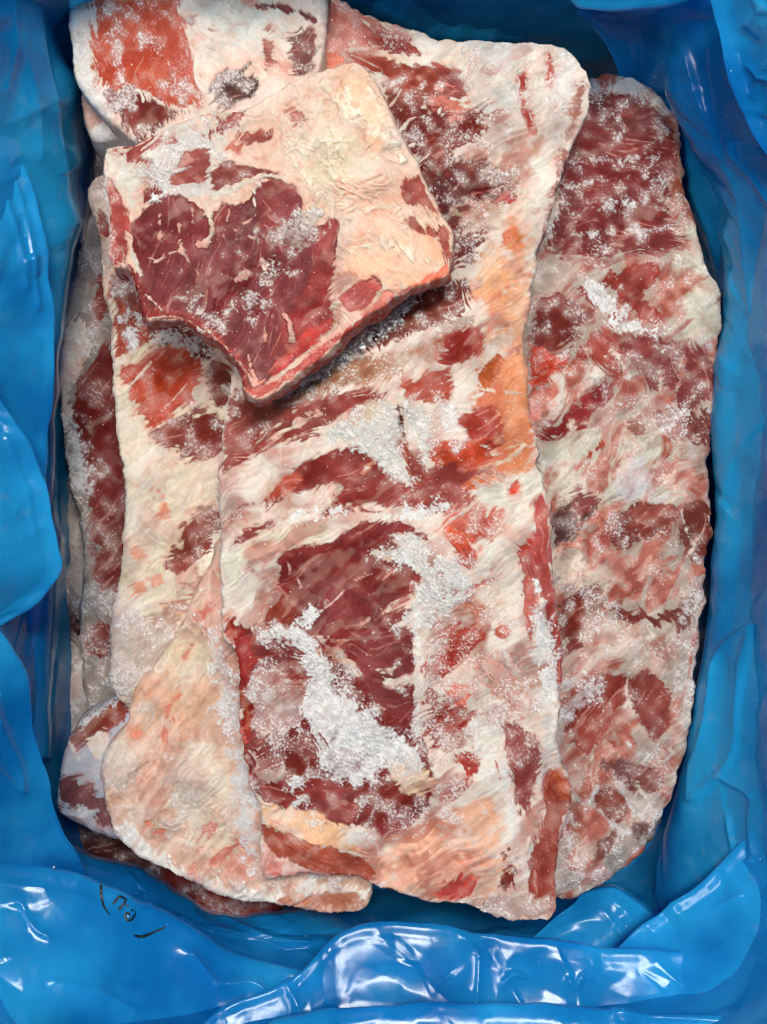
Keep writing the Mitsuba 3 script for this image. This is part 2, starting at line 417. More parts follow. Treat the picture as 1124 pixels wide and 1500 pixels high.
        vx, vy = W(px, py, zr)
        z = pick(Z)
        P = np.stack([vx, vy, z], 1)
        a = P[dt]
        flip = np.cross(a[:, 1] - a[:, 0], a[:, 2] - a[:, 0])[:, 2] < 0
        dt[flip] = dt[flip][:, ::-1]
        tri = np.vstack([tri, dt])
        a = P[tri]
        flip = np.cross(a[:, 1] - a[:, 0], a[:, 2] - a[:, 0])[:, 2] < 0
        tri[flip] = tri[flip][:, ::-1]
        col, rough, cls = pick(self.col), pick(self.rough), pick(self.cls)
        # sides: rings below the outline, then the underside
        step = 2
        oo = np.arange(0, len(self.o), step)
        ring0 = nk + oo
        base = P[ring0]
        m = len(oo)
        cen2 = base[:, :2].mean(0)
        tg = np.roll(base, -1, 0) - np.roll(base, 1, 0)
        nr = np.stack([tg[:, 1], -tg[:, 0]], 1)
        nr /= np.linalg.norm(nr, axis=1, keepdims=True) + 1e-12
        area2 = np.sum(base[:, 0] * np.roll(base[:, 1], -1) - np.roll(base[:, 0], -1) * base[:, 1])
        if area2 < 0:
            nr = -nr
        R = 16
        sn = [ndimage.zoom(rng.standard_normal((R // b + 3, m // c + 3)), (b, c), order=3)[:R, :m] for b, c in ((6, 16), (3, 6), (1, 2))]
        rings, rc, rr = [], [], []
        s0, s1 = lin(KIND[self.side[0]][0]), lin(KIND[self.side[1]][0])
        for i in range(1, R):
            t_ = i / (R - 1)
            zz = base[:, 2] + (self.zb - base[:, 2]) * t_
            off = (-.004 * t_ ** 2 + .0022 * math.sin(math.pi * t_)) + .0012 * sn[0][i] * math.sin(math.pi * t_) + .0005 * sn[1][i]
            if i < 2:
                off = off * .5
            rings.append(np.stack([base[:, 0] + nr[:, 0] * off, base[:, 1] + nr[:, 1] * off, zz], 1))
            mixf = sstep(-.4, .6, sn[0][i] + .5 * sn[1][i])[:, None]
            c = s0 * (1 - mixf) + s1 * mixf
            fr = sstep(.2, 1.2, sn[2][i] + .4 * sn[1][i])[:, None] * .6
            c = c * (1 - fr) + FROST_A * fr
            w0 = max(0, 1 - t_ * 5)
            c = c * (1 - w0) + col[ring0] * w0
            rc.append(c)
            rr.append(np.full(m, .5))
        nP = len(P)
        P = np.vstack([P] + rings + [[[cen2[0], cen2[1], self.zb]]])
        col = np.vstack([col] + rc + [[s1]])
        rough = np.concatenate([rough] + rr + [[.5]])
        rows = [ring0] + [nP + k_ * m + np.arange(m) for k_ in range(R - 1)]
        st = []
        for r0, r1 in zip(rows[:-1], rows[1:]):
            a0, a1, b0, b1 = r0, np.roll(r0, -1), r1, np.roll(r1, -1)
            st += [np.stack([a0, b0, b1], 1), np.stack([a0, b1, a1], 1)]
        st.append(np.stack([rows[-1], np.full(m, len(P) - 1), np.roll(rows[-1], -1)], 1))
        st = np.vstack(st)
        if area2 < 0:
            st = st[:, ::-1]
        else:
            st = st
        # outward check
        a = P[st[:m]]
        nn_ = np.cross(a[:, 1] - a[:, 0], a[:, 2] - a[:, 0])
        if np.mean(np.sum(nn_[:, :2] * nr, axis=1)) < 0:
            st = st[:, ::-1]
        faces = np.vstack([tri, st])
        fn = np.cross(P[faces[:, 1]] - P[faces[:, 0]], P[faces[:, 2]] - P[faces[:, 0]])
        N = np.zeros_like(P)
        for k_ in range(3):
            np.add.at(N, faces[:, k_], fn)
        N /= np.linalg.norm(N, axis=1, keepdims=True) + 1e-20
        fcls = np.r_[np.median(cls[tri], axis=1).astype(int), np.full(len(st), 0 if KIND[self.side[0]][3] == 0 else 1)]
        uvx = np.clip(rough, .08, .95)
        uv = np.stack([uvx, (P[:, 0] * 13 + P[:, 1] * 7)], 1)
        names = ('fat_layer', 'lean_meat', 'frost_crust')
        labels[self.key] = {'label': label, 'category': category}
        if group:
            labels[self.key]['group'] = group
        from scipy.sparse import coo_matrix
        from scipy.sparse.csgraph import connected_components
        for c_ in range(3):
            fa_ = faces[fcls == c_]
            if len(fa_) == 0:
                continue
            e_ = np.vstack([fa_[:, :2], fa_[:, 1:]])
            comp = connected_components(coo_matrix((np.ones(len(e_), np.int8), (e_[:, 0], e_[:, 1])), shape=(len(P), len(P))), directed=False)[1][fa_[:, 0]]
            ids, cnt = np.unique(comp, return_counts=True)
            order = ids[np.argsort(-cnt)]
            small = np.isin(comp, ids[cnt < 150])
            nth = 0
            for id_ in order:
                f = fa_[comp == id_]
                if len(f) < 150 and nth > 0:
                    continue
                if nth == 0 and small.any():
                    f = np.vstack([f, fa_[small & (comp != id_)]])
                use, inv = np.unique(f, return_inverse=True)
                path = meshkit.write_ply((P[use], inv.reshape(-1, 3)), False, uv[use], np.clip(col[use], 0, .95), normals=N[use])
                scene[f'{self.key}__{names[c_]}' + (f'_{nth:03d}' if nth else '')] = {'type': 'ply', 'filename': path, 'face_normals': False,
                                                                                  'bsdf': {'type': 'ref', 'id': 'frost_surface' if c_ == 2 else 'meat_surface'}}
                nth += 1
        # loose ice grains standing on the rime
        self.P, self.nk = P, nk
        if crystals > 0:
            wgt = np.where(self.sd > 2, np.clip(cov, 0, .9) ** 2.5 + .0015, 0) * crystals
            n = int(wgt.sum() * q * q * .009)
            ch = rng.choice(wgt.size, size=n, p=(wgt / wgt.sum()).ravel())
            cj, ci = np.unravel_index(ch, self.shape)
            x, y = W(self.X[cj, ci], self.Y[cj, ci], zr)
            scene[f'{self.key}__ice_grains'] = mikit.ply(shards(np.stack([x, y, Z[cj, ci]], 1), np.exp(rng.normal(math.log(.00022), .45, n)), rng), 'ice')
            labels[f'{self.key}__ice_grains'] = {'kind': 'stuff'}


OCT_V = np.array([[1, 0, 0], [-1, 0, 0], [0, 1, 0], [0, -1, 0], [0, 0, 1], [0, 0, -1]], float)
OCT_F = np.array([[0, 2, 4], [2, 1, 4], [1, 3, 4], [3, 0, 4], [2, 0, 5], [1, 2, 5], [3, 1, 5], [0, 3, 5]])


def shards(c, r, rng):
    n = len(c)
    v = OCT_V[None] * (1 + .35 * rng.standard_normal((n, 6, 1))) * rng.uniform(.45, 1.25, (n, 1, 3))
    qq = rng.standard_normal((n, 4))
    qq /= np.linalg.norm(qq, axis=1, keepdims=True)
    w, x, y, z = qq.T
    M = np.stack([1 - 2 * (y * y + z * z), 2 * (x * y - z * w), 2 * (x * z + y * w), 2 * (x * y + z * w), 1 - 2 * (x * x + z * z), 2 * (y * z - x * w),
                  2 * (x * z - y * w), 2 * (y * z + x * w), 1 - 2 * (x * x + y * y)], 1).reshape(n, 3, 3)
    v = np.einsum('nij,nkj->nki', M, v) * np.asarray(r)[:, None, None] + c[:, None, :]
    f = OCT_F[None] + (np.arange(n) * 6)[:, None, None]
    return v.reshape(-1, 3), f.reshape(-1, 3)


# ------------------------------------------------------------------ the meat (plan units)
# the lowest slab, of which only the rim shows
s = Slab('frozen_meat', [(125, 160), (112, 400), (110, 650), (98, 740), (92, 800), (84, 880), (88, 930), (76, 1000), (76, 1080), (86, 1130), (100, 1210), (130, 1250), (180, 1275), (230, 1300), (290, 1330), (330, 1345),
                         (390, 1340), (500, 1310), (700, 1300), (900, 1280), (980, 1150), (1010, 900), (1020, 500), (980, 200), (870, 120), (600, 100), (300, 150)],
         .046, .004, 'fatgrey', edge=10, q=2.6, seed=11, cov=.30, wave=2.5, lump=1.6, wobble=3.5, side=('leandk', 'fatgrey'))
s.area('leandk', (100, 1200), (160, 1180), (300, 1240), (420, 1290), (560, 1280), (560, 1360), (330, 1360), (200, 1300), (110, 1260), frost=.22, warp=6, soft=4)
s.area('leanbr', (290, 1310), (380, 1300), (400, 1345), (320, 1350), frost=.3, warp=5)
s.area('dark', (95, 1180), (180, 1200), (250, 1260), (200, 1300), (120, 1260), frost=.2, warp=8, soft=5)
s.area('dark', (84, 880), (115, 880), (118, 930), (90, 930), frost=.3, warp=7, soft=5)
s.build('dark frost-speckled cut at the very bottom, showing only at its left and lower rim', 'frozen meat', crystals=.5)

# narrow slab against the left film
s = Slab('frozen_meat_001', [(135, 190), (138, 260), (122, 330), (104, 380), (93, 430), (88, 500), (84, 545), (90, 620), (95, 665), (106, 720), (118, 770), (121, 850), (117, 900), (114, 960), (118, 1012), (130, 1040),
                             (165, 1030), (205, 980), (235, 900), (235, 500), (205, 300), (165, 190)],
         .072, .04, 'fatgrey', edge=8, seed=12, cov=.38, lump=1.0, side=('fatgrey', 'leandk'), tilt=(1.5, 0))
s.area('fatgrey', (110, 180), (240, 180), (240, 1040), (70, 1040), (70, 480), (100, 330), col=(140, 128, 122), soft=8, frost=.34)
s.area('leandk', (132, 535), (160, 505), (180, 560), (190, 700), (188, 850), (142, 850), (136, 780), (124, 700), (108, 640), (106, 600), (114, 565), col=(112, 42, 40), ang=-55, frost=.17, warp=5, soft=3)
s.area('leandk', (143, 400), (158, 420), (158, 465), (142, 470), frost=.15, col=(118, 50, 46))
s.area('leandk', (128, 925), (160, 905), (162, 950), (138, 965), frost=.25, warp=5, col=(118, 52, 48))
s.area('fat', (85, 480), (120, 470), (130, 520), (104, 570), (92, 620), (88, 560), frost=.55, warp=5)
s.area('frost', (95, 610), (118, 640), (130, 720), (112, 720), (98, 670), frost=.6, warp=4, a=.7)
s.build('narrow frosty cut with a dark red band wedged along the left film', 'frozen meat')

# cream slab left of the middle
s = Slab('frozen_meat_002', [(132, 300), (141, 340), (148, 400), (154, 440), (163, 490), (166, 530), (169, 580), (173, 640), (179, 700), (179, 760), (174, 820), (169, 870), (163, 920), (160, 975), (166, 1010), (200, 1040),
                             (260, 1010), (330, 900), (385, 800), (388, 650), (400, 500), (380, 380), (300, 270), (190, 250), (140, 265)],
         .114, .066, 'faty', edge=8, seed=13, cov=.10, lump=1.6, fat_ang=-40, streak=.28, side=('faty', 'fatgrey'), tilt=(-1.0, -.6), wave=2.6)
s.area('fatgrey', (125, 250), (180, 250), (170, 390), (150, 400), (138, 330), frost=.35)
s.area('leandk', (146, 310), (158, 320), (164, 345), (152, 350), frost=.3, warp=2, soft=1.5)
s.area('leanbr', (163, 412), (200, 405), (222, 440), (222, 480), (228, 500), (200, 515), (176, 528), (168, 505), (168, 460), ang=-35, warp=4)
s.area('leandk', (170, 395), (205, 400), (212, 440), (190, 455), (168, 440), frost=.38, warp=6)
s.area('frost', (184, 458), (206, 458), (218, 472), (208, 488), (198, 500), (188, 488), (192, 474), warp=6, soft=2, a=.92)
s.area('leandk', (215, 468), (262, 472), (305, 500), (300, 530), (240, 505), (222, 500), frost=.35, warp=4)
s.area('frost', (240, 488), (262, 480), (290, 500), (298, 515), (280, 538), (252, 520), frost=.6, warp=6, a=.75)
s.area('leanbr', (179, 540), (205, 532), (232, 515), (262, 508), (292, 530), (292, 558), (272, 588), (247, 612), (222, 628), (206, 602), (190, 572), ang=-38, warp=4, soft=3, frost=.10, col=(166, 68, 44))
s.line('faty', (172, 530), (205, 515), (238, 492), w=(9, 5), warp=1.5)
s.line('fat', (196, 562), (222, 530), w=(5, 3), warp=1)
s.line('fat', (235, 600), (275, 560), w=(2.5, 1.5))
s.area('leandk', (310, 528), (338, 532), (338, 580), (318, 596), (308, 570), frost=.2)
s.area('leanbr', (226, 634), (258, 612), (298, 598), (330, 615), (340, 645), (315, 668), (290, 675), (262, 662), (240, 652), frost=.22, warp=5, soft=2.5, col=(116, 44, 34))
s.area('fatgrey', (335, 560), (350, 560), (350, 800), (318, 790), (330, 700), frost=.45, warp=6, soft=4)
for x, y, r in ((240, 745, 9), (246, 760, 6), (205, 812, 9), (202, 866, 9), (228, 848, 7), (233, 720, 5)):
    s.spot('fatpink', x, y, r, col=(216, 130, 92), soft=5, warp=5, a=.85)
s.area('leanbr', (252, 808), (262, 780), (282, 755), (306, 745), (326, 755), (316, 792), (292, 822), (268, 842), (254, 832), frost=.2, warp=7, soft=4, col=(120, 50, 36))
s.line('leanbr', (300, 850), (270, 880), (228, 912), w=(16, 8), warp=6, soft=4, frost=.25, a=.8)
s.area('fatgrey', (155, 905), (200, 900), (262, 905), (240, 980), (200, 1040), (160, 1010), frost=.42, warp=8, soft=8)
s.build('long cream cut with orange red patches between the narrow left cut and the middle cut', 'frozen meat')

# membrane-covered end at the lower left
s = Slab('meat_chunk', [(196, 1005), (168, 1020), (146, 1034), (121, 1050), (104, 1075), (95, 1092), (90, 1115), (85, 1150), (82, 1180), (91, 1196), (112, 1205), (140, 1222), (172, 1230), (215, 1225), (250, 1150), (245, 1040)],
         .106, .064, 'membrane', edge=17, seed=14, cov=.03, lump=.5, side=('membrane', 'mauve'), wave=1.5, bumps=[(140, 1130, 45, 4)], wobble=1.2)
s.area('leanbr', (96, 1088), (118, 1055), (150, 1030), (196, 1010), (190, 1045), (165, 1068), (135, 1085), (112, 1092), frost=.12, warp=4, ang=-30, col=(134, 60, 46))
s.line('frost', (112, 1062), (150, 1036), (180, 1020), w=(5, 9), warp=4, a=.8)
s.area('fat', (132, 1080), (152, 1068), (162, 1085), (150, 1110), (135, 1098), warp=3, soft=1.5)
s.area('mauve', (88, 1142), (104, 1132), (128, 1142), (150, 1160), (166, 1165), (166, 1190), (142, 1180), (112, 1178), (88, 1186), warp=5, soft=4, col=(126, 88, 92))
s.area('mauve', (140, 1190), (158, 1186), (166, 1200), (150, 1204), warp=3, soft=3, col=(126, 84, 88))
s.line('white', (100, 1086), (112, 1096), (122, 1112), w=(7, 3), warp=1.5)
s.build('bluish white membrane-covered chunk poking out at the lower left corner', 'meat chunk', crystals=.5, sprinkle=.3)

# lumpy fat slab, lower left
s = Slab('frozen_meat_003', [(322, 790), (303, 828), (287, 868), (266, 910), (241, 950), (216, 984), (194, 1003), (184, 1030), (180, 1058), (168, 1078), (153, 1096), (149, 1128), (157, 1160), (163, 1190), (175, 1222), (196, 1242),
                             (228, 1264), (272, 1286), (320, 1306), (362, 1322), (402, 1330), (460, 1334), (512, 1333), (537, 1325), (548, 1303), (545, 1270), (480, 1150), (420, 1000), (380, 860), (350, 790)],
         .129, .066, 'fatpeach', edge=9, seed=15, cov=.13, lump=3.2, side=('fat', 'fatpink'), wave=2.8, fat_ang=-55, streak=.34, bumps=[(250, 1130, 110, 4)], tilt=(0, .3))
s.area('fatpeach', (150, 780), (420, 780), (540, 1150), (560, 1345), (140, 1345), (130, 1050), soft=3, col=(208, 170, 148), frost=.15)
s.area('faty', (270, 1090), (350, 1100), (365, 1200), (330, 1260), (280, 1230), (240, 1180), (250, 1120), soft=14, warp=12, a=.8)
s.area('fat', (255, 930), (300, 930), (320, 960), (300, 985), (230, 985), (240, 950), soft=6, warp=8, col=(218, 196, 164))
s.area('fatpink', (300, 835), (330, 830), (345, 930), (310, 935), (285, 895), soft=8, warp=9, a=.8, frost=.25)
s.area('fatpink', (190, 1010), (300, 990), (320, 1040), (240, 1080), (185, 1070), soft=12, warp=12, a=.6, col=(214, 164, 126))
s.area('fatgrey', (205, 1025), (228, 1020), (232, 1045), (210, 1050), soft=6, warp=8, a=.6, frost=.25)
s.area('fatgrey', (250, 1150), (290, 1130), (310, 1180), (262, 1195), soft=9, warp=12, a=.7, frost=.25)
s.area('fat', (150, 1095), (180, 1085), (205, 1105), (200, 1140), (172, 1150), (154, 1130), soft=4, warp=4, col=(204, 194, 180), dh=.6)
s.area('white', (165, 1195), (200, 1210), (260, 1260), (340, 1295), (430, 1312), (400, 1335), (300, 1310), (215, 1268), (175, 1230), soft=5, warp=6, frost=.28)
s.area('white', (440, 1296), (500, 1292), (540, 1302), (535, 1322), (470, 1312), soft=4, warp=5, frost=.4)
for x, y, r in ((240, 1216, 9), (222, 1200, 5), (318, 1262, 5), (282, 1272, 5), (200, 1075, 6)):
    s.spot('salmon', x, y, r, soft=3, warp=4, col=(198, 112, 78), a=.85)
for p, w_ in ((((268, 962), (282, 945), (302, 922)), (7, 2)), (((292, 905), (312, 885)), (12, 6)), (((245, 1050), (252, 1030), (266, 1018)), (3, 2)), (((240, 1078), (254, 1052)), (9, 4)), (((292, 1228), (312, 1200)), (5, 3)), (((268, 1258), (300, 1235), (318, 1205)), (6, 3))):
    s.line('leanred', *p, w=w_, soft=2, warp=2, a=.75, col=(190, 92, 70))
s.line('dark', (200, 1130), (212, 1118), (220, 1112), w=(4, 2), soft=2, a=.7)
s.area('leanred', (312, 1258), (330, 1240), (350, 1228), (362, 1236), (345, 1250), (325, 1262), warp=4, soft=3, col=(178, 84, 60), a=.8)
s.area('pink', (330, 1265), (360, 1240), (378, 1262), (370, 1285), (345, 1280), warp=5, soft=5, a=.5)
s.area('frost', (318, 930), (338, 960), (352, 1040), (362, 1110), (378, 1180), (384, 1240), (366, 1260), (352, 1205), (338, 1130), (328, 1060), (318, 990), frost=.60, warp=7, soft=5, a=.75, col=(176, 184, 190))
s.area('salmon', (452, 1316), (480, 1306), (528, 1308), (522, 1326), (462, 1330), (400, 1318), warp=4, soft=4, col=(172, 118, 94), frost=.15)
s.build('thick lumpy peach coloured fat cut at the lower left, running under the middle cut', 'frozen meat')

# slab along the right film
s = Slab('frozen_meat_004', [(790, 150), (830, 122), (866, 112), (910, 110), (942, 122), (967, 142), (990, 166), (1000, 192), (1000, 232), (1004, 270), (1020, 305), (1030, 345), (1036, 380), (1047, 410), (1058, 442), (1058, 478),
                             (1047, 522), (1043, 565), (1043, 640), (1046, 740), (1044, 820), (1037, 900), (1031, 960), (1021, 1020), (1011, 1080), (1001, 1130), (990, 1172), (966, 1216), (945, 1248), (910, 1280), (870, 1302), (830, 1313),
                             (790, 1290), (770, 1200), (752, 1000), (740, 800), (735, 500), (745, 300)],
         .114, .066, 'fatgrey', edge=10, q=1.15, seed=16, cov=.22, lump=.9, side=('fatgrey', 'lean'), wave=2.6, bumps=[(900, 560, 200, 4)], wobble=3.2, tilt=(-1.0, -.2), fat_ang=-38, streak=.85, ribs=(-32, 118, 2.4))
s.area('white', (855, 118), (905, 108), (950, 122), (990, 165), (985, 182), (960, 158), (930, 142), (890, 140), (860, 146), warp=4, frost=.5)
s.area('mauve', (848, 150), (900, 140), (960, 152), (988, 182), (996, 230), (984, 270), (990, 320), (1012, 345), (1000, 366), (940, 376), (880, 378), (800, 378), (780, 330), (800, 290), (826, 230), ang=8, frost=.24, warp=5, soft=4, col=(116, 50, 50))
s.area('mauve', (850, 150), (900, 142), (950, 155), (980, 190), (930, 200), (870, 185), ang=10, frost=.36, warp=8, soft=6, col=(112, 62, 64))
s.area('fatgrey', (800, 280), (820, 270), (812, 330), (796, 360), frost=.5, warp=4, soft=4)
for y, a_ in ((232, 3), (272, -2), (296, 4), (312, -3), (340, 3)):
    s.line('frost', (815, y + 8), (870, y + a_), (930, y + 2 * a_ - 6), (985, y - 4), w=(2, 3.5), warp=3, a=.45)
s.area('salmon', (985, 258), (1003, 270), (1014, 300), (996, 305), (984, 285), warp=3, soft=1.5, col=(150, 74, 44))
s.area('leanred', (905, 150), (930, 150), (930, 175), (915, 178), soft=4, warp=5, a=.6, col=(140, 60, 56))
s.area('fat', (985, 300), (1020, 310), (1050, 420), (1052, 500), (1000, 500), (975, 440), (985, 380), (1000, 345), frost=.26, warp=6, soft=5, col=(194, 184, 164))
s.area('leanred', (850, 372), (900, 380), (990, 360), (1000, 345), (1012, 352), (1000, 372), (930, 384), (870, 395), ang=4, warp=4, soft=3, col=(144, 62, 54), a=.8)
s.area('leanred', (876, 416), (902, 400), (945, 387), (973, 404), (952, 420), (942, 438), (966, 458), (960, 475), (935, 465), (912, 456), (902, 432), (886, 425), ang=-45, warp=3, soft=1.5, col=(140, 58, 50), frost=.06)
s.area('leanred', (838, 420), (868, 425), (890, 444), (886, 456), (866, 449), (850, 436), ang=20, warp=2.5, soft=1.5, col=(146, 62, 56))
s.area('leandk', (778, 445), (812, 432), (850, 450), (872, 464), (852, 480), (842, 500), (822, 522), (800, 530), (776, 510), (772, 475), frost=.30, warp=5, soft=3, col=(120, 54, 50), ang=-30)
s.area('leanred', (774, 512), (812, 516), (832, 530), (812, 552), (790, 572), (776, 560), warp=5, soft=3, col=(186, 66, 48))
s.area('frost', (850, 420), (888, 424), (902, 450), (930, 474), (962, 490), (968, 508), (948, 502), (924, 490), (890, 484), (884, 462), warp=4, soft=2, a=.9)
s.area('mauve', (888, 490), (940, 490), (986, 505), (1030, 510), (1048, 542), (1043, 580), (1020, 602), (990, 596), (984, 570), (950, 572), (926, 542), (906, 520), ang=70, warp=4, soft=2.5, col=(122, 60, 60))
s.area('leanred', (842, 522), (885, 480), (904, 512), (920, 570), (925, 600), (900, 570), (862, 536), ang=55, warp=4, soft=2.5, col=(156, 80, 70))
s.line('white', (890, 512), (905, 535), (922, 568), w=(3, 7), warp=2)
s.line('white', (1000, 520), (996, 556), (984, 592), w=(2, 7), warp=2)
s.line('white', (965, 540), (966, 575), w=(1.5, 4), warp=2)
s.area('white', (800, 560), (850, 535), (870, 550), (840, 575), (800, 610), (775, 630), soft=5, warp=8, a=.9)
s.area('leanred', (776, 590), (800, 572), (815, 575), (790, 610), (776, 625), soft=3, warp=5, col=(196, 90, 66), a=.8)
s.area('leanred', (778, 652), (808, 622), (842, 592), (888, 566), (892, 582), (870, 602), (850, 634), (806, 645), (782, 664), ang=-40, frost=.22, warp=5, soft=2.5, col=(138, 52, 54))
s.line('white', (775, 625), (800, 612), (830, 585), w=(5, 4), warp=2)
s.area('faty', (790, 650), (860, 630), (930, 620), (990, 680), (980, 740), (900, 740), (850, 730), (800, 740), (786, 700), soft=8, warp=10, col=(208, 202, 184), a=.9, frost=.2)
s.line('leanred', (842, 692), (858, 672), (884, 650), w=(3, 9), warp=2, col=(176, 92, 76))
s.line('salmon', (898, 682), (914, 668), (934, 660), w=(3, 7), warp=2, a=.7, col=(184, 120, 100))
s.area('salmon', (920, 620), (940, 620), (945, 638), (925, 640), warp=3, soft=1.5, col=(142, 96, 80))
s.area('pink', (958, 692), (985, 690), (985, 715), (965, 715), soft=6, warp=7, a=.6, col=(196, 132, 112))
s.area('white', (900, 700), (940, 660), (960, 700), (975, 735), (935, 735), (910, 742), soft=6, warp=6, a=.9, col=(206, 198, 196))
s.area('leandk', (962, 602), (1000, 596), (1042, 610), (1044, 662), (1010, 652), (985, 642), frost=.46, warp=9, soft=5, col=(120, 62, 56))
s.area('dark', (803, 752), (830, 735), (864, 725), (868, 747), (850, 780), (830, 800), (808, 792), frost=.25, warp=6, soft=4)
s.area('leandk', (840, 728), (868, 722), (866, 748), (846, 770), soft=4, warp=5, col=(120, 48, 46))
s.line('salmon', (815, 805), (850, 790), (880, 760), (900, 735), w=(9, 6), warp=5, soft=3, a=.7, col=(196, 112, 86))
s.area('leandk', (890, 765), (920, 745), (940, 790), (900, 800), frost=.4, warp=6, soft=4, col=(120, 62, 54))
s.area('mauve', (920, 746), (945, 735), (985, 741), (991, 755), (976, 775), (946, 790), (932, 770), warp=2.5, soft=1.5, col=(132, 68, 58))
s.area('leandk', (990, 745), (1040, 735), (1048, 810), (1020, 822), (996, 792), warp=4, ang=60, col=(118, 64, 54), frost=.16)
for p in (((992, 742), (1002, 775), (1016, 800)), ((1040, 760), (1022, 790), (1008, 815))):
    s.line('white', *p, w=(4, 2.5), warp=1.5)
s.area('leanred', (858, 806), (880, 780), (906, 754), (897, 785), (872, 812), warp=3, soft=1.5, col=(154, 78, 68), ang=-45)
s.area('pink', (918, 842), (940, 825), (985, 815), (970, 835), (940, 850), ang=-30, soft=5, warp=7, a=.8, col=(186, 116, 100))
s.area('fat', (800, 815), (870, 815), (920, 850), (870, 870), (820, 860), soft=7, warp=9, col=(206, 188, 168))
s.area('leandk', (818, 875), (845, 858), (880, 868), (880, 920), (862, 960), (830, 955), (816, 920), frost=.52, warp=8, soft=5)
s.line('leanred', (850, 960), (872, 920), (900, 880), w=(6, 5), warp=4, soft=3, a=.6, col=(172, 96, 82))
s.area('leandk', (894, 890), (915, 885), (945, 900), (935, 915), (905, 912), frost=.42, warp=6)
s.area('leandk', (930, 893), (960, 902), (990, 893), (1018, 880), (1020, 908), (1004, 930), (986, 912), (960, 916), warp=4, col=(116, 60, 52), frost=.08)
s.area('leandk', (1026, 850), (1040, 850), (1036, 895), (1024, 890), frost=.4, warp=4)
s.area('salmon', (950, 945), (985, 940), (985, 980), (960, 965), soft=4, warp=5, a=.7, col=(166, 96, 82))
s.area('fat', (860, 925), (930, 925), (985, 990), (940, 985), (880, 985), (850, 990), soft=7, warp=8, col=(200, 176, 158), a=.8)
s.area('leanbr', (856, 1002), (900, 985), (925, 990), (926, 1012), (882, 1082), (862, 1112), (842, 1092), (830, 1062), ang=-58, frost=.10, warp=4, col=(134, 60, 50))
s.area('frost', (830, 1000), (860, 990), (872, 1020), (840, 1052), (822, 1040), frost=.5, a=.6, warp=6)
s.area('mauve', (925, 1000), (950, 984), (972, 1000), (986, 1022), (986, 1052), (970, 1076), (955, 1080), (936, 1056), (926, 1030), ang=-50, warp=2.5, soft=1.5, col=(128, 66, 60))
for p in (((860, 1125), (890, 1078), (925, 1020)), ((872, 1130), (905, 1085), (935, 1050)), ((925, 1040), (918, 1010), (922, 985)), ((905, 1095), (925, 1130), (948, 1172))):
    s.line('white', *p, w=(3, 2), warp=1)
s.area('salmon', (880, 1100), (915, 1085), (920, 1100), (885, 1120), warp=3, soft=1.5, a=.7, ang=-45)
s.area('leandk', (880, 1120), (912, 1105), (925, 1130), (935, 1165), (910, 1145), ang=-60, frost=.18, col=(108, 62, 60))
s.area('mauve', (922, 1122), (950, 1122), (970, 1140), (968, 1155), (950, 1162), (935, 1150), warp=2.5, soft=1.5, col=(124, 74, 68))
s.area('mauve', (868, 1165), (893, 1153), (918, 1170), (924, 1188), (906, 1208), (886, 1198), warp=1.5, soft=1.5, col=(130, 74, 64))
for p in (((850, 1125), (900, 1145), (932, 1190), (950, 1205)), ((840, 1200), (865, 1170), (880, 1150)), ((880, 1190), (900, 1210), (925, 1225))):
    s.line('white', *p, w=(5, 6), warp=2, col=(190, 186, 184))
s.spot('leandk', 942, 1221, 15, warp=2, col=(92, 62, 56))
s.area('mauve', (862, 1262), (880, 1225), (905, 1222), (890, 1250), (870, 1280), ang=-60, warp=4, frost=.2, col=(112, 72, 66))
s.area('fatgrey', (820, 1200), (860, 1220), (850, 1300), (818, 1312), frost=.6, warp=6, soft=6)
s.area('fatgrey', (890, 1250), (960, 1220), (940, 1260), (860, 1310), frost=.42, warp=6, soft=6, col=(140, 130, 124))
s.area('frost', (1005, 880), (1040, 820), (1044, 900), (1030, 970), (1010, 1050), (990, 1040), (1010, 960), frost=.4, a=.4, soft=6, warp=8)
s.build('wide cut with dark red top and white seams along the right film', 'frozen meat')

# small pale chunk below the corner piece
s = Slab('meat_chunk_001', [(125, 140), (125, 165), (128, 190), (135, 206), (152, 210), (180, 206), (225, 200), (250, 170), (220, 120), (160, 110)],
         .138, .09, 'fatpink', edge=9, seed=17, cov=.05, lump=.5, side=('fatpink', 'fat'), wobble=.8)
s.area('white', (140, 192), (175, 185), (205, 195), (180, 212), (145, 212), warp=3, soft=4, frost=.3)
s.line('leandk', (178, 186), (195, 198), (215, 196), w=(5, 8), warp=2, soft=2)
s.build('small pale pink chunk squeezed below the red corner piece at the upper left', 'meat chunk', crystals=.4)

# corner piece, upper left
s = Slab('frozen_meat_005', [(94, -60), (95, -20), (96, 18), (101, 62), (108, 100), (120, 130), (138, 150), (160, 176), (182, 192), (206, 207), (240, 206), (300, 190), (360, 165), (420, 135), (462, 108), (476, 60), (482, 10), (470, -50), (300, -90), (150, -85)],
         .166, .085, 'fat', edge=9, seed=18, cov=.06, lump=1.1, side=('fat', 'lean'), wave=2.0, tilt=(0, -1.2), bumps=[(220, 30, 90, 3)])
s.area('white', (90, -70), (136, -70), (134, 60), (136, 110), (150, 140), (170, 170), (150, 172), (120, 140), (104, 90), (94, 20), soft=4, warp=4, frost=.5)
s.area('salmon', (136, -70), (262, -70), (264, 0), (270, 40), (281, 80), (292, 120), (298, 146), (280, 158), (250, 156), (215, 134), (190, 128), (170, 133), (142, 116), (134, 70), (138, 20), ang=78, warp=4, frost=.20)
s.area('frost', (165, 20), (190, 15), (195, 50), (180, 95), (165, 85), frost=.42, a=.0, warp=8, soft=8)
s.area(None, (160, 10), (196, 10), (200, 60), (185, 100), (165, 90), frost=.45, warp=10, soft=8)
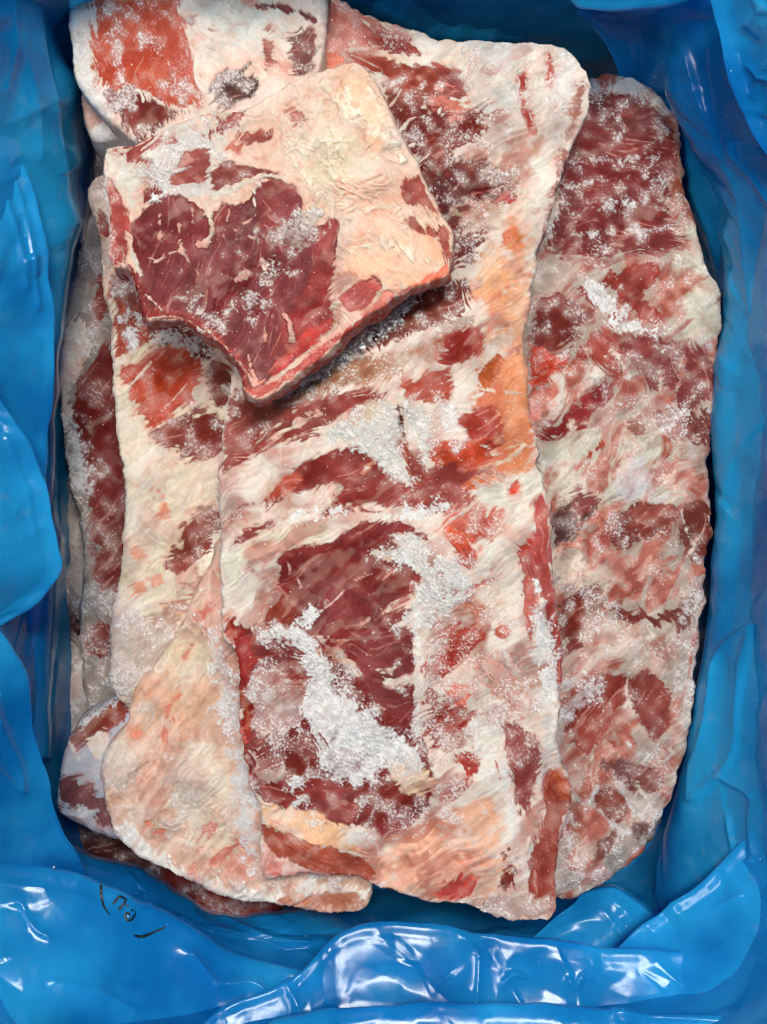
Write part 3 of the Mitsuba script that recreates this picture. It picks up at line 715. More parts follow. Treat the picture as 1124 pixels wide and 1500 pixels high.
s.area(None, (235, 120), (275, 115), (285, 140), (255, 150), frost=.42, warp=8, soft=6)
s.area('leandk', (150, 135), (190, 130), (215, 136), (248, 156), (268, 162), (235, 185), (208, 206), (185, 188), frost=.46, warp=5, soft=3, ang=85)
s.line('white', (198, 132), (220, 140), (238, 152), w=(2, 4), warp=2)
s.area('fat', (300, -60), (360, -60), (420, 0), (400, 60), (340, 60), (300, 40), soft=8, warp=10, col=(206, 204, 194))
s.area('fatpeach', (330, 90), (380, 80), (430, 100), (420, 130), (360, 130), soft=8, warp=10, a=.8)
s.line('leandk', (375, 10), (405, 11), (435, 18), (462, 32), w=(3, 11, 7), warp=2, soft=2, col=(104, 48, 46))
s.line('pink', (355, -4), (372, 8), w=7, warp=3, soft=3, a=.7)
s.area('mauve', (424, 60), (444, 45), (462, 52), (462, 82), (448, 104), (432, 102), (424, 82), frost=.30, warp=6, soft=4, col=(116, 72, 70))
s.area('leanbr', (386, 66), (398, 62), (396, 84), (404, 90), (392, 94), warp=4, soft=2, col=(146, 92, 82))
s.spot('leanbr', 394, 44, 6, warp=3, soft=3, a=.8)
s.line('pink', (400, 95), (425, 92), w=7, warp=4, soft=3, a=.6)
s.area('dark', (305, 132), (322, 112), (345, 103), (368, 112), (382, 124), (362, 145), (330, 152), frost=.44, warp=8, soft=6)
for x, y in ((285, 40), (310, 48), (298, 42)):
    s.spot('mauve', x, y, 5, warp=4, soft=3, frost=.3, a=.7)
s.build('salmon red corner piece with a white fat edge at the upper left', 'frozen meat')
# the long slab in the middle
s = Slab('frozen_meat_006', [(470, 22), (482, 2), (505, 6), (522, 20), (560, 30), (600, 45), (640, 58), (700, 62), (760, 64), (806, 64), (832, 73), (848, 92), (858, 116), (862, 142), (852, 182), (836, 232), (816, 282), (800, 332),
                             (788, 380), (776, 425), (771, 480), (773, 560), (776, 620), (781, 660), (788, 695), (801, 725), (808, 770), (812, 830), (818, 880), (826, 930), (828, 980), (823, 1040), (822, 1100), (835, 1145), (838, 1172), (828, 1205),
                             (821, 1250), (815, 1300), (800, 1338), (762, 1352), (722, 1347), (690, 1331), (660, 1322), (620, 1318), (590, 1308), (550, 1298), (500, 1290), (440, 1285), (400, 1289), (384, 1284), (379, 1250), (378, 1205),
                             (371, 1170), (359, 1130), (352, 1080), (347, 1030), (340, 980), (329, 930), (327, 880), (325, 820), (320, 775), (322, 720), (326, 660), (335, 600), (342, 540), (352, 420), (382, 300), (420, 200), (450, 110)],
         .154, .070, 'fat', edge=7, q=1.08, seed=19, cov=.07, lump=.8, side=('fatpink', 'lean'), wave=3.0, tilt=(0, -.25), fat_ang=-30, wobble=2.8, streak=.62, ribs=(-28, 132, 2.8),
         bumps=[(560, 840, 120, 3), (610, 620, 30, -4), (700, 1240, 90, 3), (445, 1010, 60, -2.5), (790, 560, 40, 3), (838, 200, 24, -9), (812, 290, 18, -6), (815, 1150, 26, -6), (815, 900, 20, -4), (815, 1020, 20, -4)])
A = s.area
# upper end
A('pink', (476, 8), (520, 24), (600, 60), (616, 72), (608, 82), (560, 74), (500, 72), (462, 80), col=(178, 112, 104), frost=.24, warp=5, soft=3, ang=30)
A('leanred', (486, 30), (506, 24), (510, 40), (494, 46), warp=4, soft=4, a=.7, col=(184, 90, 76))
A('lean', (540, 56), (600, 62), (614, 78), (572, 76), warp=4, frost=.2, ang=30)
A('leanbr', (480, 78), (505, 92), (470, 102), (460, 95), warp=3, soft=2, col=(180, 106, 84), ang=20)
A('leanbr', (505, 80), (540, 78), (600, 92), (640, 94), (678, 108), (684, 126), (676, 152), (640, 142), (600, 146), (566, 122), (522, 104), ang=34, warp=3, frost=.12, col=(142, 68, 54))
A('lean', (640, 104), (672, 106), (684, 126), (676, 150), (655, 135), ang=40, warp=4, frost=.14, col=(120, 52, 50))
s.line('white', (515, 84), (545, 96), (560, 106), (552, 120), w=(2.5, 3), warp=1)
s.line('faty', (530, 74), (590, 84), (640, 88), (690, 92), w=(5, 8, 10), warp=2.5)
A('fatgrey', (690, 66), (770, 66), (765, 120), (740, 210), (700, 215), (690, 160), frost=.34, warp=9, soft=9, col=(196, 192, 184))
A('leandk', (560, 140), (610, 130), (650, 145), (640, 170), (580, 168), frost=.52, warp=8, soft=6, col=(140, 80, 72))
A('leandk', (580, 168), (640, 158), (700, 163), (724, 180), (716, 202), (690, 215), (640, 232), (596, 225), (584, 195), frost=.36, warp=7, soft=4)
A('pink', (632, 140), (680, 148), (682, 168), (650, 170), warp=8, soft=4, frost=.25, col=(190, 118, 106))
A('leandk', (592, 238), (660, 228), (720, 238), (756, 254), (752, 280), (722, 300), (692, 330), (662, 350), (640, 322), (612, 280), frost=.46, warp=8, soft=5)
A('leandk', (640, 262), (712, 250), (720, 285), (690, 312), (650, 315), frost=.24, warp=9, soft=6, col=(92, 34, 36))
A('fatpink', (700, 190), (765, 195), (770, 240), (720, 232), soft=9, warp=10, a=.5, col=(220, 190, 170))
A('blood', (690, 280), (715, 274), (738, 278), (754, 286), (748, 296), (724, 294), (700, 290), warp=3.5, soft=2, dh=-1.2)
s.line('blood', (700, 282), (730, 288), w=(5, 3), soft=1.5, warp=2.5, dh=-1.6, col=(40, 8, 12))
A('leanred', (730, 282), (750, 282), (752, 296), (735, 297), soft=4, warp=3, col=(170, 26, 40), a=.8)
A('pink', (762, 104), (774, 114), (771, 150), (779, 180), (785, 197), (777, 198), (762, 172), (755, 140), (756, 116), warp=2.5, col=(176, 82, 76), ang=80)
A('pink', (802, 78), (811, 84), (813, 112), (806, 132), (798, 122), (800, 100), warp=2, col=(186, 96, 88), ang=80)
A('white', (772, 74), (798, 72), (798, 130), (785, 190), (774, 150), soft=5, warp=5, a=.8, col=(222, 210, 196))
A('frost', (812, 72), (836, 76), (850, 110), (846, 150), (826, 170), (808, 150), (814, 110), frost=.6, warp=6, soft=5, a=.55)
s.line('salmon', (850, 130), (838, 190), (815, 270), (796, 340), w=(12, 9, 3), warp=4, soft=3, frost=.32, a=.9, col=(156, 96, 78))
s.line('faty', (785, 200), (784, 230), w=(3, 6), soft=4, col=(214, 186, 120))
A('white', (765, 240), (800, 240), (790, 330), (776, 400), (768, 470), (752, 420), (760, 330), soft=5, warp=5, a=.9, col=(226, 222, 208))
A('leandk', (650, 352), (704, 330), (708, 350), (692, 386), (664, 398), frost=.46, warp=8, soft=4)
A('fatgrey', (660, 310), (720, 300), (730, 340), (700, 335), soft=8, warp=9, a=.7, col=(180, 164, 142))
A('orange', (736, 346), (752, 338), (763, 352), (755, 365), (738, 362), warp=3, soft=3, col=(196, 92, 62))
# dark strip beside the small slab, and its loose ice
A('leandk', (592, 432), (640, 420), (680, 418), (684, 450), (670, 466), (640, 476), (600, 490), (570, 506), (538, 512), (545, 488), (566, 460), frost=.34, warp=5, soft=2.5, col=(116, 56, 44))
A('brown', (420, 590), (440, 560), (500, 532), (560, 520), (620, 500), (660, 482), (690, 470), (650, 508), (592, 536), (540, 560), (480, 578), frost=.25, warp=5, soft=5)
A('frost', (425, 572), (440, 552), (480, 522), (520, 494), (562, 462), (606, 432), (612, 448), (566, 486), (520, 518), (470, 552), frost=.75, warp=7, soft=4, a=.6, col=(180, 184, 178))
A('fatgrey', (640, 480), (680, 466), (690, 478), (660, 492), frost=.45, warp=4)
A('lean', (646, 498), (662, 488), (690, 484), (707, 492), (709, 508), (692, 526), (660, 538), (644, 530), (650, 512), ang=-40, warp=3, col=(142, 52, 46))
A('leanred', (588, 562), (618, 548), (650, 540), (668, 546), (664, 582), (640, 592), (610, 588), (592, 578), ang=-40, warp=3.5, col=(156, 72, 56))
A('fat', (665, 545), (705, 535), (712, 545), (690, 590), (668, 592), warp=4, soft=3)
# first rib band
A('mauve', (324, 690), (332, 620), (345, 572), (380, 588), (422, 590), (445, 598), (404, 625), (372, 650), (342, 682), ang=-35, frost=.28, warp=4, soft=3, col=(136, 72, 66))
A('lean', (328, 695), (345, 662), (400, 622), (470, 582), (530, 570), (566, 577), (542, 590), (502, 606), (460, 632), (410, 652), (352, 684), ang=-28, warp=3, col=(128, 52, 46))
for p, w_ in ((((400, 640), (430, 622), (470, 605)), (3, 6)), (((450, 606), (480, 596)), (8, 5)), (((430, 618), (445, 612)), (6, 4)), (((520, 580), (560, 578)), (2, 3))):
    s.line('fatpink', *p, w=w_, warp=2, col=(206, 184, 170))
A('lean', (420, 652), (455, 630), (485, 632), (470, 645), (440, 655), ang=-25, warp=3, col=(140, 68, 64))
A('fat', (323, 735), (324, 700), (345, 682), (400, 658), (452, 640), (492, 630), (540, 650), (484, 658), (436, 676), (408, 700), (362, 722), warp=3, soft=2)
# second rib band
A('lean', (386, 736), (412, 708), (440, 680), (484, 660), (520, 656), (546, 672), (576, 698), (604, 710), (640, 690), (680, 698), (694, 714), (662, 742), (620, 746), (560, 740), (520, 742), (470, 754), (498, 722), (486, 708), (440, 722), ang=-30, warp=3, col=(132, 50, 46))
A('leanbr', (380, 738), (404, 712), (430, 690), (440, 700), (420, 724), (400, 738), ang=-38, warp=3, col=(166, 74, 52))
A('lean', (620, 700), (660, 668), (705, 680), (710, 712), (680, 742), (640, 752), (600, 735), ang=-42, warp=4, soft=3, frost=.14, col=(150, 74, 70))
s.line('fatpink', (530, 696), (548, 672), w=(2, 9), warp=2, col=(192, 130, 104))
# white rime star in the middle
A('frost', (468, 634), (500, 624), (524, 622), (518, 612), (530, 598), (560, 588), (582, 600), (592, 640), (600, 690), (604, 710), (580, 696), (546, 672), (520, 656), (490, 646), warp=4, soft=2, frost=.8, col=(196, 198, 190))
A('fatgrey', (520, 618), (524, 602), (545, 592), (560, 600), (545, 615), warp=4, soft=5, a=.8, col=(204, 190, 156))
A('frost', (588, 598), (600, 590), (622, 600), (640, 628), (632, 658), (622, 682), (606, 652), (592, 622), warp=4, soft=2, frost=.75, col=(200, 200, 194))
A('frost', (636, 606), (660, 592), (680, 620), (700, 632), (680, 640), (650, 630), frost=.55, warp=8, soft=4, a=.7)
s.line('blood', (583, 594), (588, 612), (592, 638), w=(4, 7, 3), warp=2, soft=1.5, dh=-2.0, col=(84, 40, 38))
A('leanbr', (582, 644), (598, 644), (610, 668), (622, 690), (616, 708), (602, 700), (592, 672), warp=3, col=(146, 66, 48), ang=65, dh=-.8)
A('lean', (596, 668), (610, 668), (620, 696), (604, 700), soft=4, warp=3, col=(122, 46, 48), a=.7)
# orange corner
A('orange', (722, 532), (748, 520), (772, 530), (778, 600), (783, 664), (762, 692), (722, 706), (690, 716), (702, 690), (722, 670), (702, 640), (690, 618), (694, 586), ang=-24, warp=7, soft=9, a=.85)
A('lean', (688, 602), (710, 594), (742, 610), (744, 640), (722, 660), (696, 652), (676, 625), ang=-30, warp=5, soft=6, frost=.12, col=(152, 58, 48))
A('leanred', (628, 666), (642, 648), (682, 652), (722, 650), (704, 680), (652, 682), ang=-20, warp=4, soft=3, col=(182, 76, 50))
A('orangey', (698, 425), (735, 395), (745, 480), (732, 515), (708, 502), (714, 460), soft=8, warp=6, a=.8, col=(212, 132, 82))
A('orangey', (735, 400), (772, 380), (770, 520), (745, 520), soft=10, warp=8, a=.55)
A('orangey', (700, 380), (730, 360), (735, 410), (705, 430), soft=8, warp=7, a=.6, col=(226, 176, 126))
A('orangey', (742, 340), (772, 340), (778, 480), (782, 600), (780, 690), (745, 700), (730, 560), (738, 440), soft=11, warp=9, a=.5, col=(214, 138, 86))
A('orange', (700, 545), (725, 520), (735, 530), (712, 575), warp=3, soft=3, col=(196, 112, 66))
s.line('fat', (680, 580), (705, 540), (722, 516), w=(3, 8), warp=2)
for p in (((705, 570), (740, 576), (776, 580)), ((700, 690), (735, 676), (770, 652)), ((730, 660), (765, 650))):
    s.line('faty', *p, w=(1.5, 2.5), warp=1.5)
A('white', (700, 712), (740, 698), (780, 690), (790, 720), (760, 760), (745, 800), (720, 830), (700, 800), (705, 745), soft=6, warp=8, col=(224, 220, 206))
A('leanred', (748, 716), (757, 704), (761, 710), (754, 722), warp=1.5, soft=1.5, col=(202, 70, 52))
# pale stripes left of the eye
A('fatpink', (323, 790), (328, 760), (370, 742), (440, 728), (500, 740), (460, 752), (400, 768), (350, 790), soft=6, warp=6, a=.7, col=(206, 180, 166))
for p, w_ in ((((328, 768), (350, 750), (372, 738)), (2, 6, 2)), (((392, 742), (412, 732), (432, 730)), (5, 6, 2)), (((480, 752), (520, 748), (560, 750)), (2, 3)), (((340, 800), (365, 782), (396, 766)), (5, 12, 3))):
    s.line('lean', *p, w=w_, warp=3, soft=2, frost=.2, col=(134, 62, 60))
A('faty', (328, 845), (330, 810), (372, 795), (440, 770), (486, 772), (478, 792), (438, 800), (392, 812), (362, 828), (345, 850), warp=4, soft=3, dh=.5, col=(220, 214, 190))
s.line('frost', (420, 760), (462, 752), (500, 745), w=(7, 12, 5), warp=5, a=.85)
s.line('frost', (560, 764), (600, 756), (650, 742), w=(5, 12, 16), warp=7, soft=3, a=.9)
# right of centre
A('pink', (652, 768), (690, 744), (730, 748), (728, 778), (700, 798), (664, 790), ang=-40, warp=6, soft=5, frost=.3, col=(188, 100, 84))
A('leanred', (655, 774), (676, 782), (690, 800), (697, 816), (686, 833), (672, 822), (660, 800), ang=60, warp=2, soft=2, col=(186, 82, 62))
A('orange', (655, 774), (672, 776), (700, 792), (676, 800), (662, 792), warp=2, soft=3, a=.7, col=(206, 96, 56))
# the eye
A('lean', (408, 815), (440, 802), (475, 797), (510, 778), (540, 766), (585, 764), (612, 775), (628, 792), (604, 784), (582, 782), (576, 795), (588, 806), (560, 806), (544, 809), (556, 819), (588, 822), (612, 838), (617, 850), (604, 872), (580, 886),
  (562, 896), (600, 888), (612, 888), (600, 902), (572, 922), (604, 922), (608, 960), (609, 1000), (606, 1062), (596, 1090), (570, 1064), (530, 1036), (505, 1013), (490, 986), (470, 955), (446, 926), (420, 919), (388, 919), (392, 890), (410, 875), (407, 845), (412, 830),
  ang=-36, warp=2.2, soft=1.5, col=(124, 50, 52), frost=.015)
A('leanbr', (388, 918), (392, 885), (404, 862), (425, 880), (440, 915), (425, 920), ang=-60, warp=3, soft=6, a=.8, col=(134, 62, 46))
A('leanred', (560, 895), (600, 860), (612, 842), (616, 852), (600, 876), (575, 890), soft=4, warp=3, a=.7, col=(170, 74, 64))
A('mauve', (530, 930), (604, 930), (606, 1040), (560, 1040), (520, 1000), ang=10, soft=8, warp=6, a=.7, col=(124, 66, 68), frost=.06)
s.line('white', (470, 934), (482, 950), (500, 968), (522, 982), w=(6, 8, 12), warp=3.5, col=(204, 186, 168))
s.line('fatpink', (480, 930), (490, 938), (514, 938), w=(2, 5, 2), warp=2)
s.line('fatpink', (468, 945), (480, 965), (496, 972), w=2.5, warp=2)
A('frost', (434, 912), (444, 902), (452, 890), (462, 888), (466, 902), (458, 912), (444, 916), warp=3, soft=1.5, a=.95)
A('white', (556, 985), (590, 986), (612, 980), (614, 1004), (588, 996), (566, 1002), warp=3.5, soft=2, col=(204, 190, 178))
s.line('fatpink', (540, 1028), (562, 1036), w=(3, 4), warp=2)
for p, w_ in ((((478, 890), (492, 878), (506, 862)), (1.5, 3, 1)), (((520, 920), (550, 900)), (1.2, 1.2)), (((560, 850), (575, 838)), (2, 1)), (((422, 820), (426, 832), (424, 845)), (2, 5, 2)), (((408, 860), (420, 872)), (3, 5)), (((438, 850), (442, 862)), (5, 3)), (((520, 850), (560, 835)), (1, 1))):
    s.line('fatpink', *p, w=w_, warp=1.2, col=(206, 160, 148))
# rime to the right of the eye
A('frost', (578, 784), (600, 780), (625, 795), (645, 815), (680, 838), (690, 870), (672, 885), (640, 905), (620, 935), (612, 925), (606, 900), (572, 922), (598, 895), (612, 872), (618, 845), (600, 828), (560, 815), (546, 808), (588, 804), warp=3, soft=1.5, frost=.82, a=.95, col=(202, 204, 200))
A(None, (640, 800), (690, 840), (690, 880), (640, 920), (612, 960), (612, 1100), (630, 1100), (660, 1000), (720, 960), (740, 900), (700, 830), frost=.5, soft=9, warp=12)
A('frost', (606, 905), (618, 920), (614, 1000), (618, 1100), (606, 1080), (608, 1000), warp=3, soft=2, frost=.7, a=.8)
s.line('leanred', (684, 868), (700, 858), (722, 850), w=(2, 5, 2), warp=3, a=.8)
A('orangey', (672, 886), (690, 880), (708, 888), (706, 900), (690, 908), (676, 896), soft=4, warp=4, col=(222, 132, 80))
A('leanred', (632, 920), (660, 918), (700, 922), (712, 940), (690, 955), (670, 975), (645, 992), (622, 985), (612, 972), (640, 960), (652, 945), frost=.24, warp=6, soft=2.5, col=(164, 64, 52))
s.spot('pink', 733, 924, 13, warp=2, soft=3, col=(200, 112, 92))
A('orange', (652, 1008), (672, 1004), (690, 1010), (686, 1028), (668, 1034), (660, 1022), warp=4, soft=3, col=(206, 88, 54))
A('lean', (622, 1010), (650, 1020), (690, 1050), (700, 1082), (664, 1088), (640, 1100), (622, 1080), frost=.48, warp=9, soft=5)
A('leanred', (664, 1112), (690, 1104), (706, 1110), (702, 1126), (684, 1136), warp=5, soft=3, col=(172, 62, 50), frost=.1)
A('leanred', (640, 1160), (665, 1145), (684, 1140), (676, 1158), (650, 1172), warp=5, soft=3, frost=.25, col=(166, 78, 66))
A(None, (620, 930), (740, 900), (760, 1000), (745, 1160), (640, 1200), (600, 1180), (610, 1050), frost=.42, soft=12, warp=14)
A('white', (690, 1060), (712, 1040), (730, 1000), (735, 940), (750, 1000), (740, 1080), (725, 1130), (700, 1100), soft=5, warp=6, frost=.6)
# side band of the right edge
A('pink', (782, 736), (795, 724), (804, 745), (807, 800), (814, 860), (824, 920), (828, 975), (822, 1015), (812, 990), (806, 940), (796, 900), (790, 862), (772, 850), (766, 822), (776, 790), (784, 770), ang=84, warp=2, col=(164, 78, 74), frost=.08)
A('leanred', (762, 792), (776, 790), (778, 812), (764, 822), warp=4, soft=2, col=(160, 56, 48), frost=.15)
A('pink', (764, 850), (786, 862), (787, 900), (776, 945), (768, 912), ang=84, warp=3, col=(174, 92, 84))
s.line('white', (795, 880), (799, 888), w=(6, 5), warp=1.5)
s.line('frost', (786, 850), (790, 868), w=(3, 4), warp=2)
A('frost', (784, 905), (800, 890), (812, 940), (818, 1000), (812, 1062), (800, 1042), (788, 990), (780, 950), warp=4, soft=2.5, frost=.7, a=.85)
A('mauve', (742, 1060), (770, 1068), (790, 1098), (792, 1150), (772, 1192), (756, 1172), (748, 1120), ang=85, warp=4, soft=3, frost=.22, col=(138, 70, 68))
A('pink', (700, 970), (745, 960), (770, 1000), (765, 1050), (735, 1040), soft=6, warp=8, frost=.5, a=.7)
s.line('white', (722, 1060), (738, 1120), (748, 1190), (762, 1262), w=(12, 8, 6, 9), warp=3, col=(220, 214, 208))
s.line('white', (802, 1040), (800, 1110), (786, 1180), (774, 1290), w=(10, 9, 10, 14), warp=3, col=(206, 200, 194))
A('leanbr', (806, 1132), (834, 1148), (838, 1176), (822, 1210), (818, 1290), (800, 1325), (770, 1310), (775, 1262), (787, 1220), (797, 1172), ang=85, warp=3, soft=2.5, frost=.1, col=(140, 62, 48))
A('orange', (812, 1130), (834, 1140), (836, 1162), (820, 1166), warp=3, soft=4, col=(176, 94, 56), a=.8)
A('leandk', (728, 1252), (746, 1240), (762, 1280), (752, 1302), (734, 1296), frost=.42, warp=6, soft=3)
s.line('pink', (712, 1168), (718, 1190), (716, 1215), w=(3, 7, 3), warp=2, soft=1.5, col=(186, 110, 100))
s.line('leanred', (726, 1115), (732, 1140), w=(2, 6), warp=1.5, col=(196, 96, 84))
s.line('white', (748, 1202), (756, 1230), (750, 1262), w=(6, 9, 14), warp=2, frost=.3)
A('fatgrey', (690, 1320), (760, 1310), (812, 1318), (800, 1342), (755, 1354), (712, 1346), frost=.40, warp=5, soft=5, col=(176, 150, 142))
# rime field, lower left
A('lean', (346, 920), (380, 918), (450, 940), (620, 1090), (640, 1150), (602, 1200), (542, 1216), (452, 1200), (384, 1172), (358, 1120), (350, 1000), frost=.56, warp=4, soft=3, col=(122, 44, 40))
A('leanred', (336, 915), (358, 925), (374, 960), (366, 1000), (372, 1052), (360, 1090), (350, 1040), (344, 980), frost=.06, warp=4, soft=2, col=(146, 40, 36))
s.line('pink', (334, 910), (344, 990), (352, 1070), (368, 1150), w=(9, 6, 8, 10), warp=3, soft=2.5, col=(186, 98, 88), a=.8)
s.line('orangey', (352, 1015), (362, 1050), (358, 1075), w=(3, 6, 3), soft=4, warp=3, a=.4, col=(206, 120, 84))
A('fatpink', (372, 988), (408, 972), (446, 985), (448, 1060), (420, 1074), (378, 1082), (366, 1040), frost=.50, warp=5, soft=3, col=(178, 140, 136))
A('fatpink', (370, 1100), (420, 1120), (420, 1150), (382, 1150), frost=.5, warp=6, soft=4, col=(176, 144, 136))
A('frost', (380, 926), (430, 917), (452, 930), (476, 966), (502, 1012), (542, 1042), (602, 1092), (622, 1112), (602, 1142), (562, 1134), (532, 1152), (480, 1140), (456, 1085), (444, 1050), (446, 985), (410, 965), frost=.66, warp=4, soft=2, a=.9)
A('frost', (448, 938), (470, 968), (502, 1018), (560, 1060), (602, 1100), (562, 1112), (500, 1095), (452, 1062), (446, 1000), frost=.90, warp=4, soft=6)
for p in (((404, 940), (432, 955), (446, 992), (440, 1008), (414, 978), (398, 962)), ((374, 1086), (404, 1090), (402, 1122), (378, 1112)), ((420, 1092), (450, 1075), (468, 1084), (462, 1112), (432, 1126), (420, 1112))):
    A('leanred', *p, warp=7, soft=2.5, frost=.16, col=(118, 40, 34))
A('lean', (398, 1142), (458, 1140), (500, 1158), (522, 1190), (516, 1210), (480, 1206), (442, 1192), (402, 1182), (386, 1156), warp=4, soft=2, frost=.08, col=(134, 58, 58), ang=10)
for x, y, r in ((436, 1150, 9), (440, 1180, 8), (428, 1160, 6)):
    s.spot('frost', x, y, r, warp=5, soft=2, a=.9)
s.line('leandk', (536, 1160), (534, 1180), w=(5, 8), warp=2, soft=1.5)
A('lean', (542, 1212), (570, 1196), (592, 1170), (612, 1176), (606, 1202), (582, 1228), (560, 1232), frost=.28, warp=6, soft=3, col=(132, 48, 48))
A('fatpeach', (572, 1130), (620, 1120), (640, 1150), (600, 1160), warp=6, soft=4, frost=.3, col=(222, 204, 168))
# lower end
A('fatpeach', (378, 1176), (420, 1186), (462, 1196), (522, 1206), (552, 1226), (540, 1248), (482, 1242), (432, 1232), (386, 1204), warp=4, soft=2, col=(230, 182, 140), dh=.6)
A('fat', (500, 1212), (550, 1214), (556, 1236), (530, 1244), warp=3, soft=3, dh=.5)
A('leanbr', (380, 1206), (412, 1214), (452, 1230), (502, 1246), (546, 1266), (556, 1292), (502, 1288), (442, 1268), (402, 1252), (384, 1226), ang=18, warp=3, soft=2, frost=.12, col=(158, 82, 62))
A('fatpink', (381, 1240), (410, 1254), (445, 1272), (440, 1288), (384, 1290), warp=3, soft=2.5, col=(226, 178, 166))
s.line('leanred', (384, 1282), (400, 1280), (425, 1278), w=(2, 3), warp=1, soft=1.5, a=.8, col=(176, 60, 58))
A('leanred', (395, 1262), (420, 1264), (428, 1274), (400, 1276), soft=5, warp=3, a=.5, col=(214, 110, 100))
A('fatpeach', (552, 1240), (600, 1222), (652, 1182), (722, 1172), (738, 1230), (730, 1312), (690, 1322), (640, 1312), (560, 1294), warp=5, soft=5, col=(232, 178, 146))
A('fatpink', (570, 1260), (650, 1240), (700, 1260), (690, 1300), (600, 1296), warp=10, soft=10, a=.7, col=(230, 164, 138))
A('leanred', (636, 1302), (662, 1284), (690, 1278), (702, 1292), (690, 1312), (660, 1318), warp=4, soft=4, col=(196, 84, 72))
s.build('long rib cut in the middle with a dark red oval and white rime', 'frozen meat')

# small slab lying on top
s = Slab('frozen_meat_007', [(150, 222), (156, 212), (190, 205), (216, 195), (250, 180), (300, 165), (350, 160), (382, 146), (420, 126), (450, 112), (480, 102), (505, 94), (526, 92), (545, 106), (560, 130), (576, 168), (590, 200), (606, 232),
                             (622, 266), (640, 298), (656, 320), (664, 345), (661, 380), (654, 406), (622, 420), (600, 428), (580, 441), (550, 465), (510, 495), (470, 525), (430, 552), (402, 574), (386, 582), (370, 577), (357, 560),
                             (349, 540), (330, 518), (306, 500), (286, 484), (263, 470), (240, 468), (217, 467), (206, 452), (200, 425), (186, 395), (164, 386), (158, 350), (154, 300), (151, 258)],
         .188, .154, 'fatpeach', edge=4.5, q=1.0, seed=20, cov=.05, lump=2.6, side=('pink', 'leanred'), wave=1.3, tilt=(.6, 0), wobble=2.0,
         bumps=[(540, 220, 60, 5), (480, 200, 50, -2), (570, 360, 50, 3), (350, 420, 60, -1.5), (250, 340, 50, 1.5)])
A = s.area
A('faty', (420, 170), (480, 150), (530, 180), (560, 240), (540, 310), (500, 340), (470, 300), (440, 250), (410, 210), soft=14, warp=12, a=.6)
A('fatgrey', (440, 250), (500, 200), (530, 230), (510, 270), (470, 275), soft=10, warp=10, a=.6, col=(206, 192, 156))
A('fatpeach', (500, 110), (540, 120), (570, 190), (550, 230), (510, 180), soft=8, warp=8, col=(234, 192, 158), dh=1.0)
A('fatpeach', (560, 330), (640, 340), (650, 390), (560, 430), (500, 410), (520, 360), soft=10, warp=10, col=(236, 190, 158))
A('fatpink', (500, 270), (570, 270), (580, 320), (540, 340), soft=9, warp=12, a=.6, col=(232, 172, 142))
for p, w_ in ((((530, 200), (560, 205), (585, 220), (590, 240)), (4, 8, 10, 4)), (((500, 280), (515, 262), (545, 250)), (3, 5, 3)), (((480, 210), (485, 240), (505, 255)), (3, 4, 3)), (((505, 130), (512, 160), (530, 175)), (3, 5, 3))):
    s.line('white', *p, w=w_, warp=3, soft=2, dh=.9, col=(234, 222, 200))
for p, w_ in ((((470, 120), (500, 150), (505, 190), (490, 230)), (6, 9, 7, 4)), (((540, 130), (556, 175), (570, 215)), (5, 9, 5)), (((400, 215), (440, 210), (470, 228), (490, 260)), (4, 8, 8, 4)), (((500, 300), (530, 310), (570, 305), (600, 330)), (4, 9, 8, 5)), (((510, 370), (550, 360), (600, 372), (640, 390)), (5, 9, 9, 4)), (((430, 240), (455, 265), (470, 300)), (4, 8, 4))):
    s.line('white', *p, w=w_, warp=5, soft=4, dh=1.3, a=.7, col=(230, 216, 194))
for p in (((478, 150), (482, 200), (500, 250)), ((500, 300), (520, 280), (560, 262)), ((430, 150), (455, 175), (470, 200))):
    s.line(None, *p, w=4, soft=3, warp=3, dh=-1.2)
A('fatgrey', (150, 222), (190, 205), (255, 180), (330, 165), (350, 172), (330, 230), (320, 285), (260, 300), (190, 290), (160, 270), frost=.42, warp=8, soft=8, col=(208, 198, 186))
A('frost', (240, 205), (300, 200), (310, 225), (300, 270), (240, 285), (215, 260), frost=.5, warp=9, soft=6, a=.6, col=(196, 198, 204))
A('white', (152, 225), (185, 240), (215, 270), (220, 300), (190, 310), (160, 275), soft=5, warp=7, frost=.3, col=(216, 206, 192))
A('fatpink', (185, 300), (215, 262), (230, 300), (200, 325), soft=6, warp=6, a=.6)
# red places in the rimed corner
A('leanbr', (176, 216), (204, 210), (226, 198), (230, 212), (208, 226), (214, 238), (186, 232), frost=.30, warp=5, soft=2, col=(146, 70, 66))
A('leanbr', (292, 198), (322, 178), (350, 160), (358, 166), (332, 190), (304, 202), frost=.28, warp=4, soft=2.5, col=(146, 70, 62))
A('leanbr', (354, 200), (380, 190), (400, 194), (402, 206), (376, 212), (356, 210), frost=.2, warp=4, soft=2.5, col=(150, 74, 62))
A('leanbr', (330, 214), (356, 210), (350, 220), (334, 220), frost=.15, warp=3, soft=2, col=(176, 100, 78))
s.spot('leanbr', 254, 203, 6, warp=4, soft=2, col=(150, 80, 72), frost=.2)
A('lean', (250, 262), (268, 246), (276, 226), (290, 220), (306, 222), (308, 240), (300, 262), (272, 270), (254, 272), frost=.14, warp=3.5, soft=2, col=(146, 66, 58))
A('lean', (308, 260), (322, 242), (350, 237), (382, 242), (412, 256), (398, 262), (366, 262), (338, 274), (314, 280), frost=.20, warp=3, soft=2, col=(126, 62, 56), ang=0)
A('lean', (208, 288), (218, 274), (238, 276), (242, 284), (224, 292), (210, 296), warp=2.5, soft=2, frost=.2, col=(140, 66, 60))
s.spot('leanbr', 436, 172, 11, warp=5, soft=4, frost=.28, col=(158, 96, 78))
